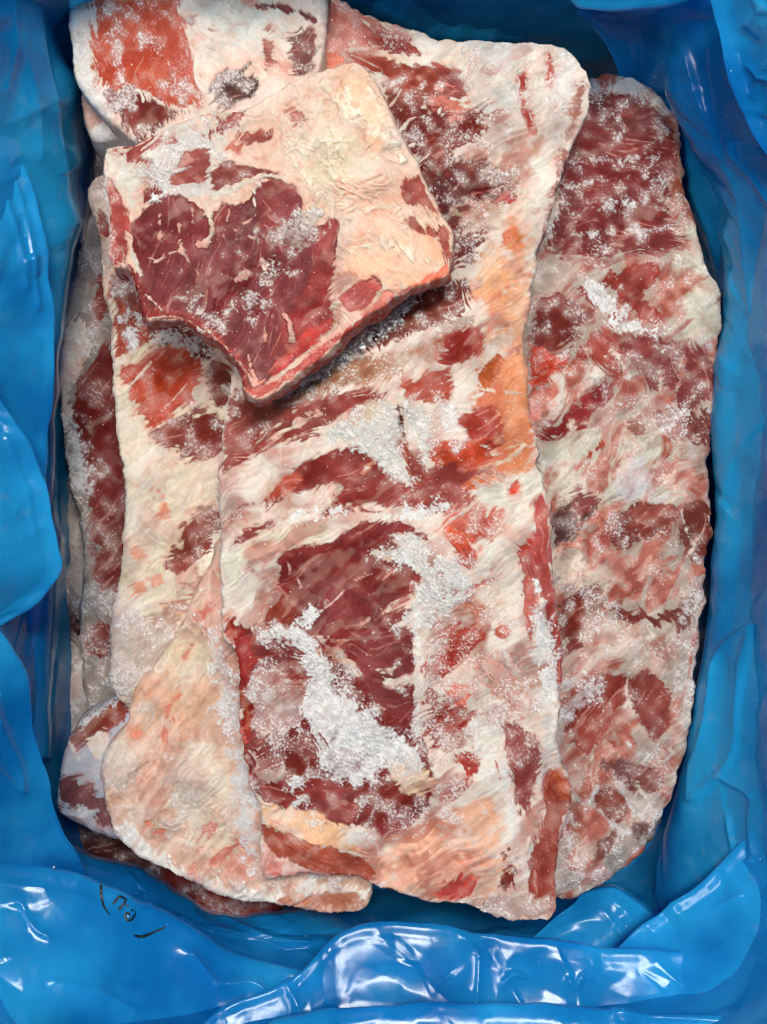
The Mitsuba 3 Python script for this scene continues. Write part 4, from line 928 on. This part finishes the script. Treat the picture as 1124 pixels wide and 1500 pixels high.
# red strip at the left edge
A('pink', (156, 268), (172, 272), (184, 296), (190, 320), (190, 352), (184, 386), (164, 384), (164, 345), (157, 312), warp=3, frost=.28, col=(158, 70, 64), ang=80)
# lean face
A('lean', (192, 345), (200, 312), (230, 292), (262, 284), (284, 296), (301, 312), (309, 330), (318, 300), (345, 300), (362, 290), (380, 268), (404, 262), (426, 274), (444, 296), (440, 312), (450, 330), (474, 326), (492, 320), (496, 345), (492, 400), (488, 440),
  (488, 478), (470, 492), (440, 520), (404, 548), (386, 564), (372, 556), (354, 535), (332, 510), (302, 480), (268, 466), (230, 466), (211, 456), (206, 430), (198, 392), ang=-70, warp=1.6, soft=1.5, frost=.02, col=(112, 44, 48))
A('leanred', (470, 330), (494, 325), (494, 440), (488, 480), (430, 530), (400, 545), (400, 500), (430, 450), (460, 400), ang=-60, soft=7, warp=4, a=.8, col=(140, 42, 40), frost=.03)
A('leanred', (400, 540), (432, 500), (470, 470), (488, 470), (486, 484), (440, 522), (404, 552), soft=4, warp=3, ang=-40, col=(178, 48, 40))
A('leanred', (212, 455), (260, 455), (300, 472), (340, 510), (370, 552), (352, 540), (300, 484), (262, 470), (225, 468), soft=4, warp=3, a=.8, col=(158, 52, 46))
A('lean', (205, 312), (240, 294), (264, 288), (286, 302), (302, 330), (298, 358), (284, 372), (240, 378), (204, 366), (196, 340), soft=6, warp=3, a=.6, ang=80, col=(116, 54, 58))
A('lean', (382, 270), (404, 264), (424, 276), (440, 298), (432, 316), (405, 335), (384, 330), (376, 300), soft=2.5, warp=2, ang=30, col=(124, 48, 50))
s.line('lean', (190, 392), (207, 425), (212, 455), (240, 462), (268, 464), (290, 482), (310, 500), (332, 520), (352, 545), (368, 572), w=(8, 16, 16, 12, 12, 14, 14, 14, 14, 12), warp=1.5, soft=1.5, ang=-60, col=(124, 44, 42))
s.line('leanred', (366, 574), (400, 566), (440, 538), (480, 508), (520, 480), (560, 452), (600, 424), w=(14, 14, 14, 14, 12, 10, 6), warp=3, soft=2, col=(176, 70, 58), frost=.15)
# seams and marbling on the lean face
s.line('white', (303, 296), (310, 320), (310, 342), (302, 360), w=(9, 7, 7, 9), warp=2, col=(208, 190, 174))
s.line('white', (192, 362), (198, 384), (206, 402), w=(5, 10, 5), warp=1.5, col=(210, 200, 190))
s.line('white', (312, 287), (338, 278), (362, 266), (388, 258), (420, 260), w=(9, 11, 8, 6, 4), warp=2, dh=.4, col=(212, 206, 192))
s.line('white', (374, 300), (372, 280), (384, 266), w=(2, 4, 6), warp=1.5)
s.line('frost', (215, 294), (240, 280), (262, 276), w=(3, 6, 4), warp=2)
s.line('fat', (308, 312), (318, 308), (322, 300), w=(9, 6, 4), warp=3)
for p, w_ in ((((338, 300), (335, 320), (328, 345)), (3, 3, 1.5)), (((335, 335), (346, 340), (345, 352), (334, 356), (328, 345)), (2, 2, 2, 2)), (((262, 330), (264, 350), (266, 368)), (3, 2, 8)), (((266, 368), (275, 380), (292, 402)), (6, 3, 1.2)),
              (((266, 368), (250, 372)), (5, 1)), (((222, 378), (232, 382), (240, 375)), (3, 8, 4)), (((282, 308), (282, 325)), (2.5, 1.2)), (((232, 312), (234, 335), (232, 345)), (1, 2, 1)), (((292, 360), (302, 362)), (8, 5)),
              (((212, 430), (225, 442), (238, 455)), (2, 3, 2)), (((385, 380), (388, 392)), (7, 4)), (((415, 455), (424, 475), (430, 498)), (2, 6, 8)), (((364, 520), (370, 545), (374, 555)), (3, 5, 3)), (((340, 520), (348, 505)), (1.5, 1.5)),
              (((388, 480), (390, 500)), (1.5, 2)), (((356, 330), (366, 322), (372, 312)), (2, 2, 1)), (((345, 410), (362, 400)), (5, 7)), (((365, 345), (372, 350)), (3, 2))):
    s.line('fatpink', *p, w=w_, warp=1.4, soft=1, col=(206, 166, 154))
A('frost', (378, 352), (392, 340), (425, 326), (462, 304), (472, 320), (458, 345), (442, 366), (422, 356), (400, 348), warp=3, soft=2.5, frost=.72, a=.85, col=(178, 166, 158))
s.spot('frost', 366, 440, 15, warp=7, soft=4, frost=.6, a=.7)
s.spot(None, 312, 468, 20, warp=9, soft=7, frost=.45)
s.spot(None, 280, 440, 14, warp=9, soft=7, frost=.4)
s.area(None, (360, 350), (420, 340), (420, 400), (370, 400), warp=12, soft=9, frost=.33)
s.line(None, (300, 470), (340, 425), (375, 398), (400, 380), w=(4, 10, 10, 4), soft=8, warp=3, dh=-1.3)
# fat round the lean face
s.line('fatpink', (372, 566), (400, 556), (440, 526), (476, 500), (530, 462), w=(3, 5, 4, 5, 3), warp=3, soft=2, col=(232, 170, 154))
s.line('leanred', (400, 562), (440, 535), (490, 498), w=(3, 4, 2), warp=2, soft=1.5, a=.7, col=(196, 84, 76))
s.line('fatpink', (215, 466), (245, 464), (268, 466), (290, 478), w=(1.5, 4, 3, 2), warp=2, col=(224, 196, 176))
A('fatgrey', (494, 340), (512, 360), (500, 400), (520, 410), (498, 440), (490, 480), (486, 440), (490, 390), warp=3, soft=3, col=(204, 176, 160))
A('mauve', (490, 410), (508, 400), (516, 412), (502, 430), (490, 430), soft=4, warp=3, col=(156, 112, 104), a=.8)
A('leanred', (500, 438), (518, 418), (544, 411), (560, 424), (546, 446), (524, 456), (506, 452), warp=2.5, soft=2, ang=-30, col=(162, 72, 68))
A('leanred', (558, 430), (590, 428), (575, 442), (540, 462), (520, 470), (545, 448), warp=2.5, soft=3, col=(198, 98, 84), a=.8)
A('leanbr', (588, 276), (600, 264), (614, 262), (630, 292), (646, 314), (640, 316), (620, 304), (600, 300), warp=2.5, soft=2, col=(144, 66, 56), ang=60)
A('leanbr', (596, 322), (610, 318), (630, 330), (646, 330), (656, 345), (660, 372), (655, 396), (648, 372), (642, 352), (620, 342), (604, 335), warp=2.5, soft=2, col=(150, 72, 58), ang=50)
A('fat', (608, 312), (640, 308), (648, 330), (628, 336), (612, 326), warp=4, soft=2, dh=1.0, col=(222, 190, 164))
A('orange', (606, 420), (630, 404), (656, 392), (654, 404), (630, 416), warp=2, soft=2, col=(214, 110, 78))
s.build('small cut with a dark red marbled face lying on top of the others', 'frozen meat')
lying = s
# ------------------------------------------------------------------ loose ice between the small slab and the middle slab
rng = np.random.default_rng(77)
line_ = cr([(428, 562), (452, 548), (482, 526), (520, 500), (560, 472), (604, 440)], 20, closed=False)
pk = line_[rng.integers(0, len(line_), 620)] + rng.normal(0, 1, (620, 2)) * [9, 7]
x_, y_ = W(pk[:, 0], pk[:, 1], .154)
scene['ice_crumbs'] = mikit.ply(shards(np.stack([x_, y_, .1555 + rng.uniform(0, .004, 620)], 1), np.minimum(np.exp(rng.normal(math.log(.0010), .4, 620)), .0022), rng), 'ice')
labels['ice_crumbs'] = {'label': 'loose grey ice crumbs along the lower edge of the small dark red cut', 'category': 'ice', 'kind': 'stuff'}

# ------------------------------------------------------------------ the blue film that lines the carton
FILM = []


def crumple(shape, rng, cells=((46, 1.0), (21, .5)), aspect=1.0):
    """flat facets between sharp creases, in mm"""
    from scipy.interpolate import LinearNDInterpolator
    h, w = shape
    out = np.zeros(shape)
    yy, xx = np.mgrid[0:h, 0:w].astype(float)
    for c, a in cells:
        n = int((h + 4 * c) * (w + 4 * c) / (c * c) * 1.1) + 8
        p = np.stack([rng.uniform(-2 * c, h + 2 * c, n), rng.uniform(-2 * c, w + 2 * c, n)], 1)
        p = np.vstack([p, [[-3 * c, -3 * c], [-3 * c, w + 3 * c], [h + 3 * c, -3 * c], [h + 3 * c, w + 3 * c]]])
        t = rng.uniform(-.6, .6)
        q_ = np.stack([p[:, 0] + t * p[:, 1], p[:, 1]], 1)
        o_ = LinearNDInterpolator(q_, rng.standard_normal(len(p)), fill_value=0)(yy + t * xx, xx)
        out += a * ndimage.gaussian_filter(o_, .35)
    return out


def loft(rows, nu=None, nv=None, seed=0, crump=1.0, ridges=(), step=3.0, dents=()):
    """a sheet of film through rows of points (plan x, plan y, z)"""
    rng = np.random.default_rng(seed)
    L = []
    wob = lambda n_: ndimage.gaussian_filter1d(rng.standard_normal((n_, 2)), 5, axis=0) * 5
    for r in rows:
        r = np.asarray(r, float)
        c = cr(r, 8, closed=False) if len(r) > 2 else r
        s = np.r_[0, np.cumsum(np.linalg.norm(np.diff(c[:, :2], axis=0), axis=1))]
        L.append((c, s))
    nu = nu or int(np.clip(max(s[-1] for _, s in L) / step, 20, 520))
    R = np.array([[np.interp(np.linspace(0, s[-1], nu), s, c[:, k]) for k in range(3)] for c, s in L])     # rows, 3, nu
    d = np.linalg.norm(np.diff(R[:, :2], axis=0), axis=1).max(1)
    R[:, :2] += wob(nu).T[None] * .8
    tt = np.r_[0, np.cumsum(np.maximum(d, 4))]
    nv = nv or int(np.clip(tt[-1] / step, 12, 420))
    tv = np.linspace(0, tt[-1], nv)
    from scipy.interpolate import PchipInterpolator
    G = np.moveaxis(PchipInterpolator(tt, R, axis=0)(tv), 1, -1)        # nv, nu, 3
    X, Y = W(G[..., 0], G[..., 1], G[..., 2])
    P = np.stack([X, Y, G[..., 2]], -1)
    n = np.cross(np.gradient(P, axis=1), np.gradient(P, axis=0))
    n /= np.linalg.norm(n, axis=-1, keepdims=True) + 1e-15
    sgn = np.sign(np.mean(n @ np.array([0, 0, 1.0])) or 1)
    n *= sgn
    n = np.stack([ndimage.gaussian_filter(n[..., k], 3) for k in range(3)], -1)
    disp = crump * crumple(P.shape[:2], rng, ((34, 1.6), (15, .70), (8, .16), (4, .03))) + crump * .4 * gn(P.shape[:2], 70, rng)
    for pts, w, h in ridges:
        p = cr(pts, 6, closed=False) if len(pts) > 2 else np.asarray(pts, float)
        dd = -dline(G[..., 0].astype(np.float32), G[..., 1].astype(np.float32), p, 0)
        disp += h * np.exp(-np.abs(dd) / (w * 1.5)) * (1 + .25 * rng.standard_normal())
    for pts, h, w in dents:
        dd = sdf(G[..., 0].astype(np.float32), G[..., 1].astype(np.float32), cr(pts, 5))
        disp += h * sstep(-w, w, dd)
    P = P + n * disp[..., None] / 1000
    return P, G


def grid_faces(nv, nu):
    i = np.arange(nv * nu).reshape(nv, nu)
    a, b, c, d = i[:-1, :-1].ravel(), i[:-1, 1:].ravel(), i[1:, 1:].ravel(), i[1:, :-1].ravel()
    return np.vstack([np.stack([a, b, c], 1), np.stack([a, c, d], 1)])


nfold = [0]


def fold(rows, label=None, name='fold', **kw):
    P, G = loft(rows, **kw)
    m = (P.reshape(-1, 3), grid_faces(*P.shape[:2]))
    k = f'plastic_liner__{name}' if nfold[0] == 0 or name != 'fold' else f'plastic_liner__{name}_{nfold[0]:03d}'
    if name == 'fold':
        nfold[0] += 1
    scene[k] = mikit.ply(m, 'blue_film', smooth=True)
    if label:
        labels[k] = {'label': label}
    return P, G


def off(row, dx, dy, dz):
    return [(x + dx, y + dy, z + dz) for x, y, z in row]


labels['plastic_liner'] = {'label': 'creased translucent blue plastic liner folded round the frozen meat', 'category': 'plastic liner'}

# wall of the bag: a closed band from the bottom to the carton's rim
wr = np.random.default_rng(5)
NU, NV = 620, 130
th = np.linspace(0, 2 * np.pi, NU, endpoint=False)


def rrect(t, hx, hy, n=7.0):
    c, s_ = np.cos(t), np.sin(t)
    r = (np.abs(c / hx) ** n + np.abs(s_ / hy) ** n) ** (-1 / n)
    return r * c, r * s_


zs = np.linspace(.003, .315, NV)
wn = gn((NV, NU), 46, wr) * .8 + crumple((NV, NU), wr, ((30, 1.2), (13, .5)))
fadeu = np.minimum(1, np.minimum(np.arange(NU), NU - 1 - np.arange(NU)) / 25.0)
wn = wn * fadeu[None]
V = []
for j, z in enumerate(zs):
    hx, hy = .2135 + .010 * (z / .3), .284 + .014 * (z / .3)
    x, y = rrect(th, hx, hy)
    lean = np.stack([x, y], 1)
    inward = -lean / np.linalg.norm(lean, axis=1, keepdims=True)
    p = lean + inward * (np.clip(wn[j], -1.5, 4)[:, None] * .0016)
    V.append(np.c_[p[:, 0] - .001, p[:, 1] + .010, np.full(NU, z)])
V = np.array(V)
i = np.arange(NV * NU).reshape(NV, NU)
a, b = i[:-1], i[1:]
F = np.vstack([np.stack([a.ravel(), np.roll(a, -1, 1).ravel(), np.roll(b, -1, 1).ravel()], 1), np.stack([a.ravel(), np.roll(b, -1, 1).ravel(), b.ravel()], 1)])
scene['plastic_liner__wall'] = mikit.ply((V.reshape(-1, 3), F), 'blue_film', smooth=True)
bt = np.vstack([V[0], [[0, 0.01, .003]]])
scene['plastic_liner__bottom'] = mikit.ply((bt, np.stack([np.roll(np.arange(NU), -1), np.full(NU, NU), np.arange(NU)], 1)), 'blue_film')

# upper left wall bulging inward
e = [(92, -90, .150), (91, -20, .148), (90, 75, .142), (106, 118, .132), (118, 165, .100), (121, 250, .080), (114, 330, .066), (103, 420, .058), (90, 500, .05), (84, 620, .048), (93, 760, .046), (95, 840, .045), (84, 1000, .02), (76, 1110, .02)]
c = [(70, -90, .180), (70, -20, .178), (66, 60, .176), (74, 140, .168), (92, 240, .155), (108, 320, .140), (98, 400, .132), (86, 500, .125), (78, 620, .12), (84, 740, .115), (80, 840, .11), (70, 1000, .10), (66, 1110, .10)]
fold([off(e, 6, 0, -.04), e, c, off(c, -60, 0, .03), off(c, -160, 0, .075)], seed=31, crump=.9,
     ridges=[(((66, -10), (66, 60), (76, 150), (94, 245), (110, 325)), 5, 2.0), (((20, -10), (26, 60), (10, 130)), 7, 1.4), (((40, 60), (52, 150), (60, 230)), 6, 1.2)])
# fold with a rolled edge, left
e = [(-60, 120, .190), (0, 188, .186), (38, 245, .182), (58, 305, .177), (70, 375, .172), (80, 445, .167), (84, 482, .163), (80, 560, .158), (72, 640, .154), (64, 740, .150), (40, 860, .15)]
fold([off(e, -7, 0, -.012), off(e, -.6, 0, -.002), e, off(e, -18, 4, .004), off(e, -60, 10, .016), off(e, -160, 20, .05)], seed=32, crump=.7,
     ridges=[(((-10, 200), (20, 262), (40, 320), (50, 390), (58, 450)), 3, 2.2), (((-10, 240), (10, 290), (28, 350), (40, 420)), 4, 1.8)],
     dents=[([(36, 380), (56, 376), (58, 402), (40, 404)], 1.2, 2)])
# second fold below it
e = [(-60, 470, .200), (-10, 548, .196), (20, 612, .190), (44, 650, .186), (61, 692, .181), (77, 748, .176), (88, 800, .171), (92, 832, .168), (72, 866, .168), (30, 900, .170), (-40, 940, .18)]
fold([off(e, -7, 0, -.012), off(e, -.6, 0, -.002), e, off(e, -24, 2, .004), off(e, -90, 6, .022), off(e, -190, 10, .05)], seed=33, crump=.9,
     ridges=[(((10, 640), (40, 720), (50, 780)), 4, 1.2)])
# lower left corner fold
e = [(-60, 850, .190), (-4, 920, .184), (20, 960, .180), (38, 990, .176), (50, 1040, .170), (61, 1086, .165), (75, 1140, .159), (85, 1186, .154), (100, 1218, .148), (118, 1250, .140), (135, 1310, .115), (140, 1400, .07)]
fold([off(e, -6, 2, -.012), off(e, -.6, 0, -.002), e, off(e, -22, 6, .004), off(e, -90, 20, .022), off(e, -200, 40, .05)], seed=34, crump=1.1,
     ridges=[(((-10, 1030), (10, 1080), (30, 1120), (34, 1150)), 4, 2.4), (((-10, 1120), (20, 1150), (34, 1160)), 4, 2.2)])
# bottom: film lying against the lowest slab
e = [(40, 1195, .118), (104, 1240, .112), (150, 1264, .108), (200, 1275, .104), (236, 1302, .102), (290, 1334, .100), (340, 1343, .098), (420, 1339, .096), (545, 1322, .022), (640, 1326, .02), (700, 1334, .02), (820, 1312, .02), (960, 1272, .02), (1020, 1222, .02)]
m = [(-20, 1240, .150), (80, 1290, .142), (160, 1320, .136), (240, 1350, .130), (330, 1385, .126), (420, 1405, .122), (520, 1390, .116), (640, 1380, .112), (760, 1385, .112), (900, 1400, .114), (1040, 1390, .12), (1130, 1340, .13)]
fold([off(e, 0, -6, -.03), e, m, off(m, 0, 90, .03), off(m, 0, 190, .06)], seed=35, crump=1.3,
     ridges=[(((190, 1320), (240, 1300), (262, 1275)), 3, 2.6), (((330, 1345), (380, 1370), (450, 1385)), 6, 2.2), (((600, 1420), (640, 1390)), 4, 1.6)])
# printed fold, lower left
e = [(-60, 1255, .178), (0, 1264, .176), (74, 1271, .172), (140, 1290, .166), (200, 1318, .160), (262, 1347, .154), (330, 1392, .150), (390, 1412, .148), (460, 1425, .147), (540, 1440, .147)]
print_fold = fold([off(e, -4, -4, -.016), off(e, 0, 0, -.002), e, off(e, -6, 26, .006), off(e, -20, 80, .016), off(e, -40, 170, .034), off(e, -60, 300, .06)], seed=36, crump=.75,
     label='fold with printed letters', name='printed_fold',
     ridges=[(((-10, 1290), (40, 1298), (66, 1300)), 3.5, 2.6), (((30, 1322), (50, 1360), (70, 1372)), 3.5, 2.2), (((190, 1342), (200, 1332), (222, 1326)), 2, 2.6), (((280, 1398), (320, 1440), (372, 1440), (400, 1470)), 8, 2.4), (((80, 1440), (140, 1450), (200, 1480)), 5, 1.4)])
# big front folds along the lower edge
e = [(-80, 1640, .205), (120, 1590, .198), (260, 1520, .188), (340, 1468, .180), (400, 1446, .174), (440, 1425, .170), (500, 1368, .164), (562, 1350, .160), (640, 1355, .158), (700, 1366, .157), (800, 1379, .157), (900, 1392, .157), (1000, 1395, .158), (1180, 1393, .160)]
fold([off(e, 0, 4, -.022), off(e, 0, 0, -.002), e, off(e, 0, 20, .004), off(e, 0, 90, .014), off(e, -10, 170, .030), off(e, -20, 260, .05)], seed=37, crump=.62,
     ridges=[(((680, 1376), (700, 1394), (702, 1420), (698, 1470)), 3, 1.8), (((740, 1440), (752, 1428), (770, 1432)), 2.5, 2.4), (((832, 1436), (842, 1446), (852, 1432)), 2.5, 2.4), (((390, 1410), (430, 1460), (440, 1500)), 7, 2.0), (((960, 1410), (1030, 1470)), 6, 1.4)])
e = [(100, 1640, .209), (340, 1540, .204), (400, 1502, .202), (470, 1484, .200), (560, 1473, .198), (640, 1469, .197), (720, 1470, .197), (800, 1474, .197), (900, 1480, .198), (1010, 1486, .198), (1180, 1494, .200)]
fold([off(e, 0, 4, -.02), off(e, 0, 0, -.002), e, off(e, 0, 14, .004), off(e, 0, 70, .012), off(e, 0, 160, .03)], seed=38, crump=.7,
     ridges=[(((900, 1480), (950, 1488), (1000, 1492), (1060, 1496)), 3, 2.0)])
# right wall
e = [(1010, -60, .160), (1000, 18, .152), (985, 66, .146), (976, 130, .140), (1012, 200, .134), (1042, 270, .118), (1058, 340, .114), (1066, 420, .112), (1061, 478, .112), (1047, 540, .112), (1045, 640, .111), (1051, 740, .111), (1043, 860, .110), (1031, 970, .107), (1010, 1095, .100), (988, 1180, .09), (966, 1260, .07), (955, 1340, .07)]
m = [(1050, -60, .178), (1044, 20, .172), (1040, 80, .168), (1046, 140, .162), (1066, 210, .156), (1082, 280, .152), (1094, 340, .149), (1100, 420, .146), (1098, 480, .144), (1090, 540, .142), (1086, 640, .140), (1092, 740, .140), (1086, 860, .139), (1078, 970, .137), (1060, 1095, .134), (1046, 1180, .130), (1030, 1260, .126), (1020, 1340, .122)]
fold([off(e, 8, 0, -.04), off(e, -1, 0, -.006), e, m, off(m, 60, 0, .032), off(m, 150, 0, .075)], seed=39, crump=.8,
     ridges=[(((1130, 606), (1100, 640), (1072, 690), (1058, 735), (1052, 790)), 6, 3.2),
             (((1102, 915), (1080, 930), (1056, 950), (1046, 985), (1040, 1030), (1030, 1080), (1016, 1125), (1010, 1170)), 2.2, 2.2),
             (((1104, 918), (1090, 965), (1086, 1030), (1080, 1090), (1066, 1125), (1040, 1145), (1014, 1172)), 2.2, 2.2),
             (((1058, 1140), (1072, 1150), (1098, 1164)), 2.5, 1.6), (((1066, 1196), (1072, 1230), (1080, 1258), (1100, 1262)), 2, 1.8), (((1098, 1165), (1096, 1200), (1104, 1250)), 2.5, 1.4),
             (((1064, 205), (1078, 232), (1100, 262), (1130, 300)), 3.5, 2.6), (((1000, 60), (1020, 140), (1056, 230), (1090, 330), (1100, 460)), 10, 2.4)],
     dents=[([(1062, 1150), (1096, 1168), (1094, 1210), (1098, 1256), (1080, 1258), (1068, 1200), (1058, 1170)], -1.2, 3), ([(1014, 1170), (1040, 1040), (1052, 960), (1102, 918), (1086, 1040), (1070, 1120)], 1.6, 3)])
e = [(1020, -70, .225), (1036, -10, .220), (1046, 40, .214), (1060, 92, .207), (1078, 142, .200), (1100, 190, .196), (1130, 240, .193), (1190, 320, .19)]
fold([off(e, 10, -4, -.018), off(e, .6, 0, -.002), e, off(e, 22, -6, .003), off(e, 60, -20, .016), off(e, 160, -50, .04)], seed=40, crump=1.1,
     ridges=[(((1096, 100), (1110, 112), (1128, 118)), 2.5, 2.4), (((1104, 140), (1112, 110), (1130, 90)), 3, 2.2), (((1090, 40), (1110, 16)), 3, 1.8)])
# lower right corner
e = [(880, 1410, .142), (905, 1386, .142), (945, 1352, .144), (1000, 1316, .147), (1040, 1285, .150), (1090, 1232, .155), (1150, 1150, .162)]
fold([off(e, 6, 6, -.02), off(e, .4, .4, -.002), e, off(e, 12, 16, .003), off(e, 50, 60, .016), off(e, 150, 150, .05)], seed=41, crump=.9,
     ridges=[(((1110, 1190), (1100, 1230), (1112, 1262)), 3, 2.2), (((1050, 1330), (1090, 1310)), 3, 1.8)])
e = [(850, 1310, .094), (900, 1300, .098), (935, 1322, .102), (960, 1345, .108), (985, 1365, .112), (990, 1400, .118)]
fold([off(e, 0, -4, -.02), e, off(e, -40, 40, .006), off(e, -90, 80, .008), off(e, -150, 110, .0)], seed=42, crump=1.0, ridges=[(((880, 1330), (920, 1380)), 5, 2.0), (((900, 1320), (950, 1370)), 4, 1.5)])
# top wall
e = [(420, -50, .150), (490, 6, .140), (528, 20, .136), (580, 44, .133), (640, 66, .110), (700, 72, .105), (764, 68, .102), (800, 42, .110), (850, 8, .125), (900, -40, .15)]
fold([off(e, 0, 10, -.04), e, off(e, 0, -30, .02), off(e, -4, -90, .05), off(e, -8, -200, .10)], seed=43, crump=1.0, ridges=[(((800, 40), (780, 10), (800, -30)), 6, 2), (((600, 20), (640, 40)), 6, 1.2)])
e = [(838, -30, .150), (844, 18, .140), (862, 40, .130), (884, 58, .122), (902, 84, .114), (912, 110, .106), (916, 130, .098)]
r = [(1030, -40, .176), (1010, 10, .168), (996, 40, .158), (984, 66, .146), (974, 100, .132), (966, 122, .118), (966, 140, .104)]
mid = [((a_[0] + b_[0]) / 2, (a_[1] + b_[1]) / 2 + 6, (a_[2] + b_[2]) / 2 - .012) for a_, b_ in zip(e, r)]
fold([off(e, 6, -2, -.012), e, mid, r, off(r, 40, 0, .01)], seed=44, crump=1.0, ridges=[(((850, 20), (890, 60), (912, 115)), 5, 1.5)])
e = [(760, -70, .176), (800, -40, .179), (836, 2, .183), (858, 15, .186), (900, 16, .190), (950, 10, .196), (1000, 2, .202), (1060, -20, .21)]
fold([off(e, 0, -6, -.014), off(e, 0, -1, -.004), e, off(e, 0, -14, .005), off(e, 0, -50, .012), off(e, 0, -140, .03)], seed=45, crump=.7)
e = [(900, 40, .10), (920, 130, .094), (960, 190, .09), (1000, 240, .088), (1020, 300, .088), (1046, 370, .088), (1060, 440, .088)]
fold([off(e, -10, 6, -.02), e, off(e, 40, -10, .012), off(e, 90, -30, .02)], seed=46, crump=.9)

# printing on the fold: the letters run down to the right
P_, G_ = print_fold
tree = cKDTree(G_[..., :2].reshape(-1, 2))
PF = P_.reshape(-1, 3)


def on_fold(plan, lift=.0006):
    d, k = tree.query(plan, k=4)
    w = 1 / (d + .3)
    w /= w.sum(1, keepdims=True)
    q_ = (PF[k] * w[..., None]).sum(1)
    x, y = W(plan[:, 0], plan[:, 1], q_[:, 2])
    return np.stack([x, y, q_[:, 2] + lift], 1)


def stroke(pts, w, steps=8):
    pts = [((x - 180) * 1.04 + 181 + .8 * math.sin(y * .45), (y - 1328) * 1.04 + 1331 + .8 * math.sin(x * .5)) for x, y in pts]
    p = resample(cr(pts, steps, closed=False) if len(pts) > 2 else np.asarray(pts, float), 2.0, closed=False)
    ws = np.interp(np.linspace(0, 1, len(p)), np.linspace(0, 1, len(np.atleast_1d(w))), np.atleast_1d(w)) / 2
    t = np.gradient(p, axis=0)
    n_ = np.stack([-t[:, 1], t[:, 0]], 1) / (np.linalg.norm(t, axis=1, keepdims=True) + 1e-9)
    a_, b_ = on_fold(p + n_ * ws[:, None]), on_fold(p - n_ * ws[:, None])
    v = np.vstack([a_, b_])
    k = len(p)
    j_ = np.arange(k - 1)
    return v, np.vstack([np.stack([j_, j_ + 1, k + j_ + 1], 1), np.stack([j_, k + j_ + 1, k + j_], 1)])


def join(ms):
    vs, fs, o_ = [], [], 0
    for v, f in ms:
        vs.append(v), fs.append(f + o_)
        o_ += len(v)
    return np.vstack(vs), np.vstack(fs)


scene['plastic_liner__printed_fold__letter'] = mikit.ply(join([stroke([(166, 1320), (175, 1311), (179, 1311), (183, 1315), (181, 1321), (173, 1330)], (3.6, 4.0))]), 'ink')
scene['plastic_liner__printed_fold__full_stop'] = mikit.ply(join([stroke([(185, 1323), (188, 1325)], 3.2)]), 'ink')
scene['plastic_liner__printed_fold__letter_001'] = mikit.ply(join([stroke([(190, 1329), (195, 1331), (197, 1336), (192, 1342), (186, 1345), (183, 1341), (184, 1335), (189, 1335), (192, 1340)], (3.2, 3.8))]), 'ink')
scene['plastic_liner__printed_fold__outline'] = mikit.ply(join([stroke([(149, 1293), (149, 1306), (153, 1322), (162, 1338)], (4, 4, 3, 1)), stroke([(196, 1366), (208, 1367), (224, 1361), (240, 1353)], (3, 5, 3, 2))]), 'ink')

# specks of frost on the film
rng = np.random.default_rng(78)
pts = []
for k_ in [k_ for k_ in scene if k_.startswith('plastic_liner__') and ('fold' in k_) and k_.count('__') == 1]:
    v = meshkit.WRITTEN[scene[k_]['filename']][0]
    pts.append(v[rng.integers(0, len(v), 22)])
pts = np.vstack(pts)
scene['plastic_liner__frost_specks'] = mikit.ply(shards(pts, np.exp(rng.normal(math.log(.00028), .4, len(pts))), rng), 'ice')
labels['plastic_liner__frost_specks'] = {'kind': 'stuff'}

# carton round the liner and the table under it
def slab_box(x0, x1, y0, y1, z0, z1):
    m_ = trimesh.creation.box((x1 - x0, y1 - y0, z1 - z0))
    m_.apply_translation(((x0 + x1) / 2, (y0 + y1) / 2, (z0 + z1) / 2))
    return m_


labels['carton'] = {'label': 'open brown cardboard carton holding the blue liner and the meat', 'category': 'carton'}
XO, YO0, YO1, TH = .236, -.300, .320, .005
for k_, b_ in {'bottom': (-XO, XO, YO0, YO1, -.005, 0), 'side': (-XO - TH, -XO, YO0 - TH, YO1 + TH, -.005, .300), 'side_001': (XO, XO + TH, YO0 - TH, YO1 + TH, -.005, .300),
               'end': (-XO, XO, YO0 - TH, YO0, -.005, .300), 'end_001': (-XO, XO, YO1, YO1 + TH, -.005, .300)}.items():
    scene[f'carton__{k_}'] = mikit.ply(slab_box(*b_), 'cardboard')
scene['floor'] = mikit.ply(slab_box(-1.5, 1.5, -1.5, 1.5, -.05, -.0055), {'type': 'diffuse', 'reflectance': {'type': 'rgb', 'value': [.35, .35, .34]}})
labels['floor'] = {'kind': 'structure'}
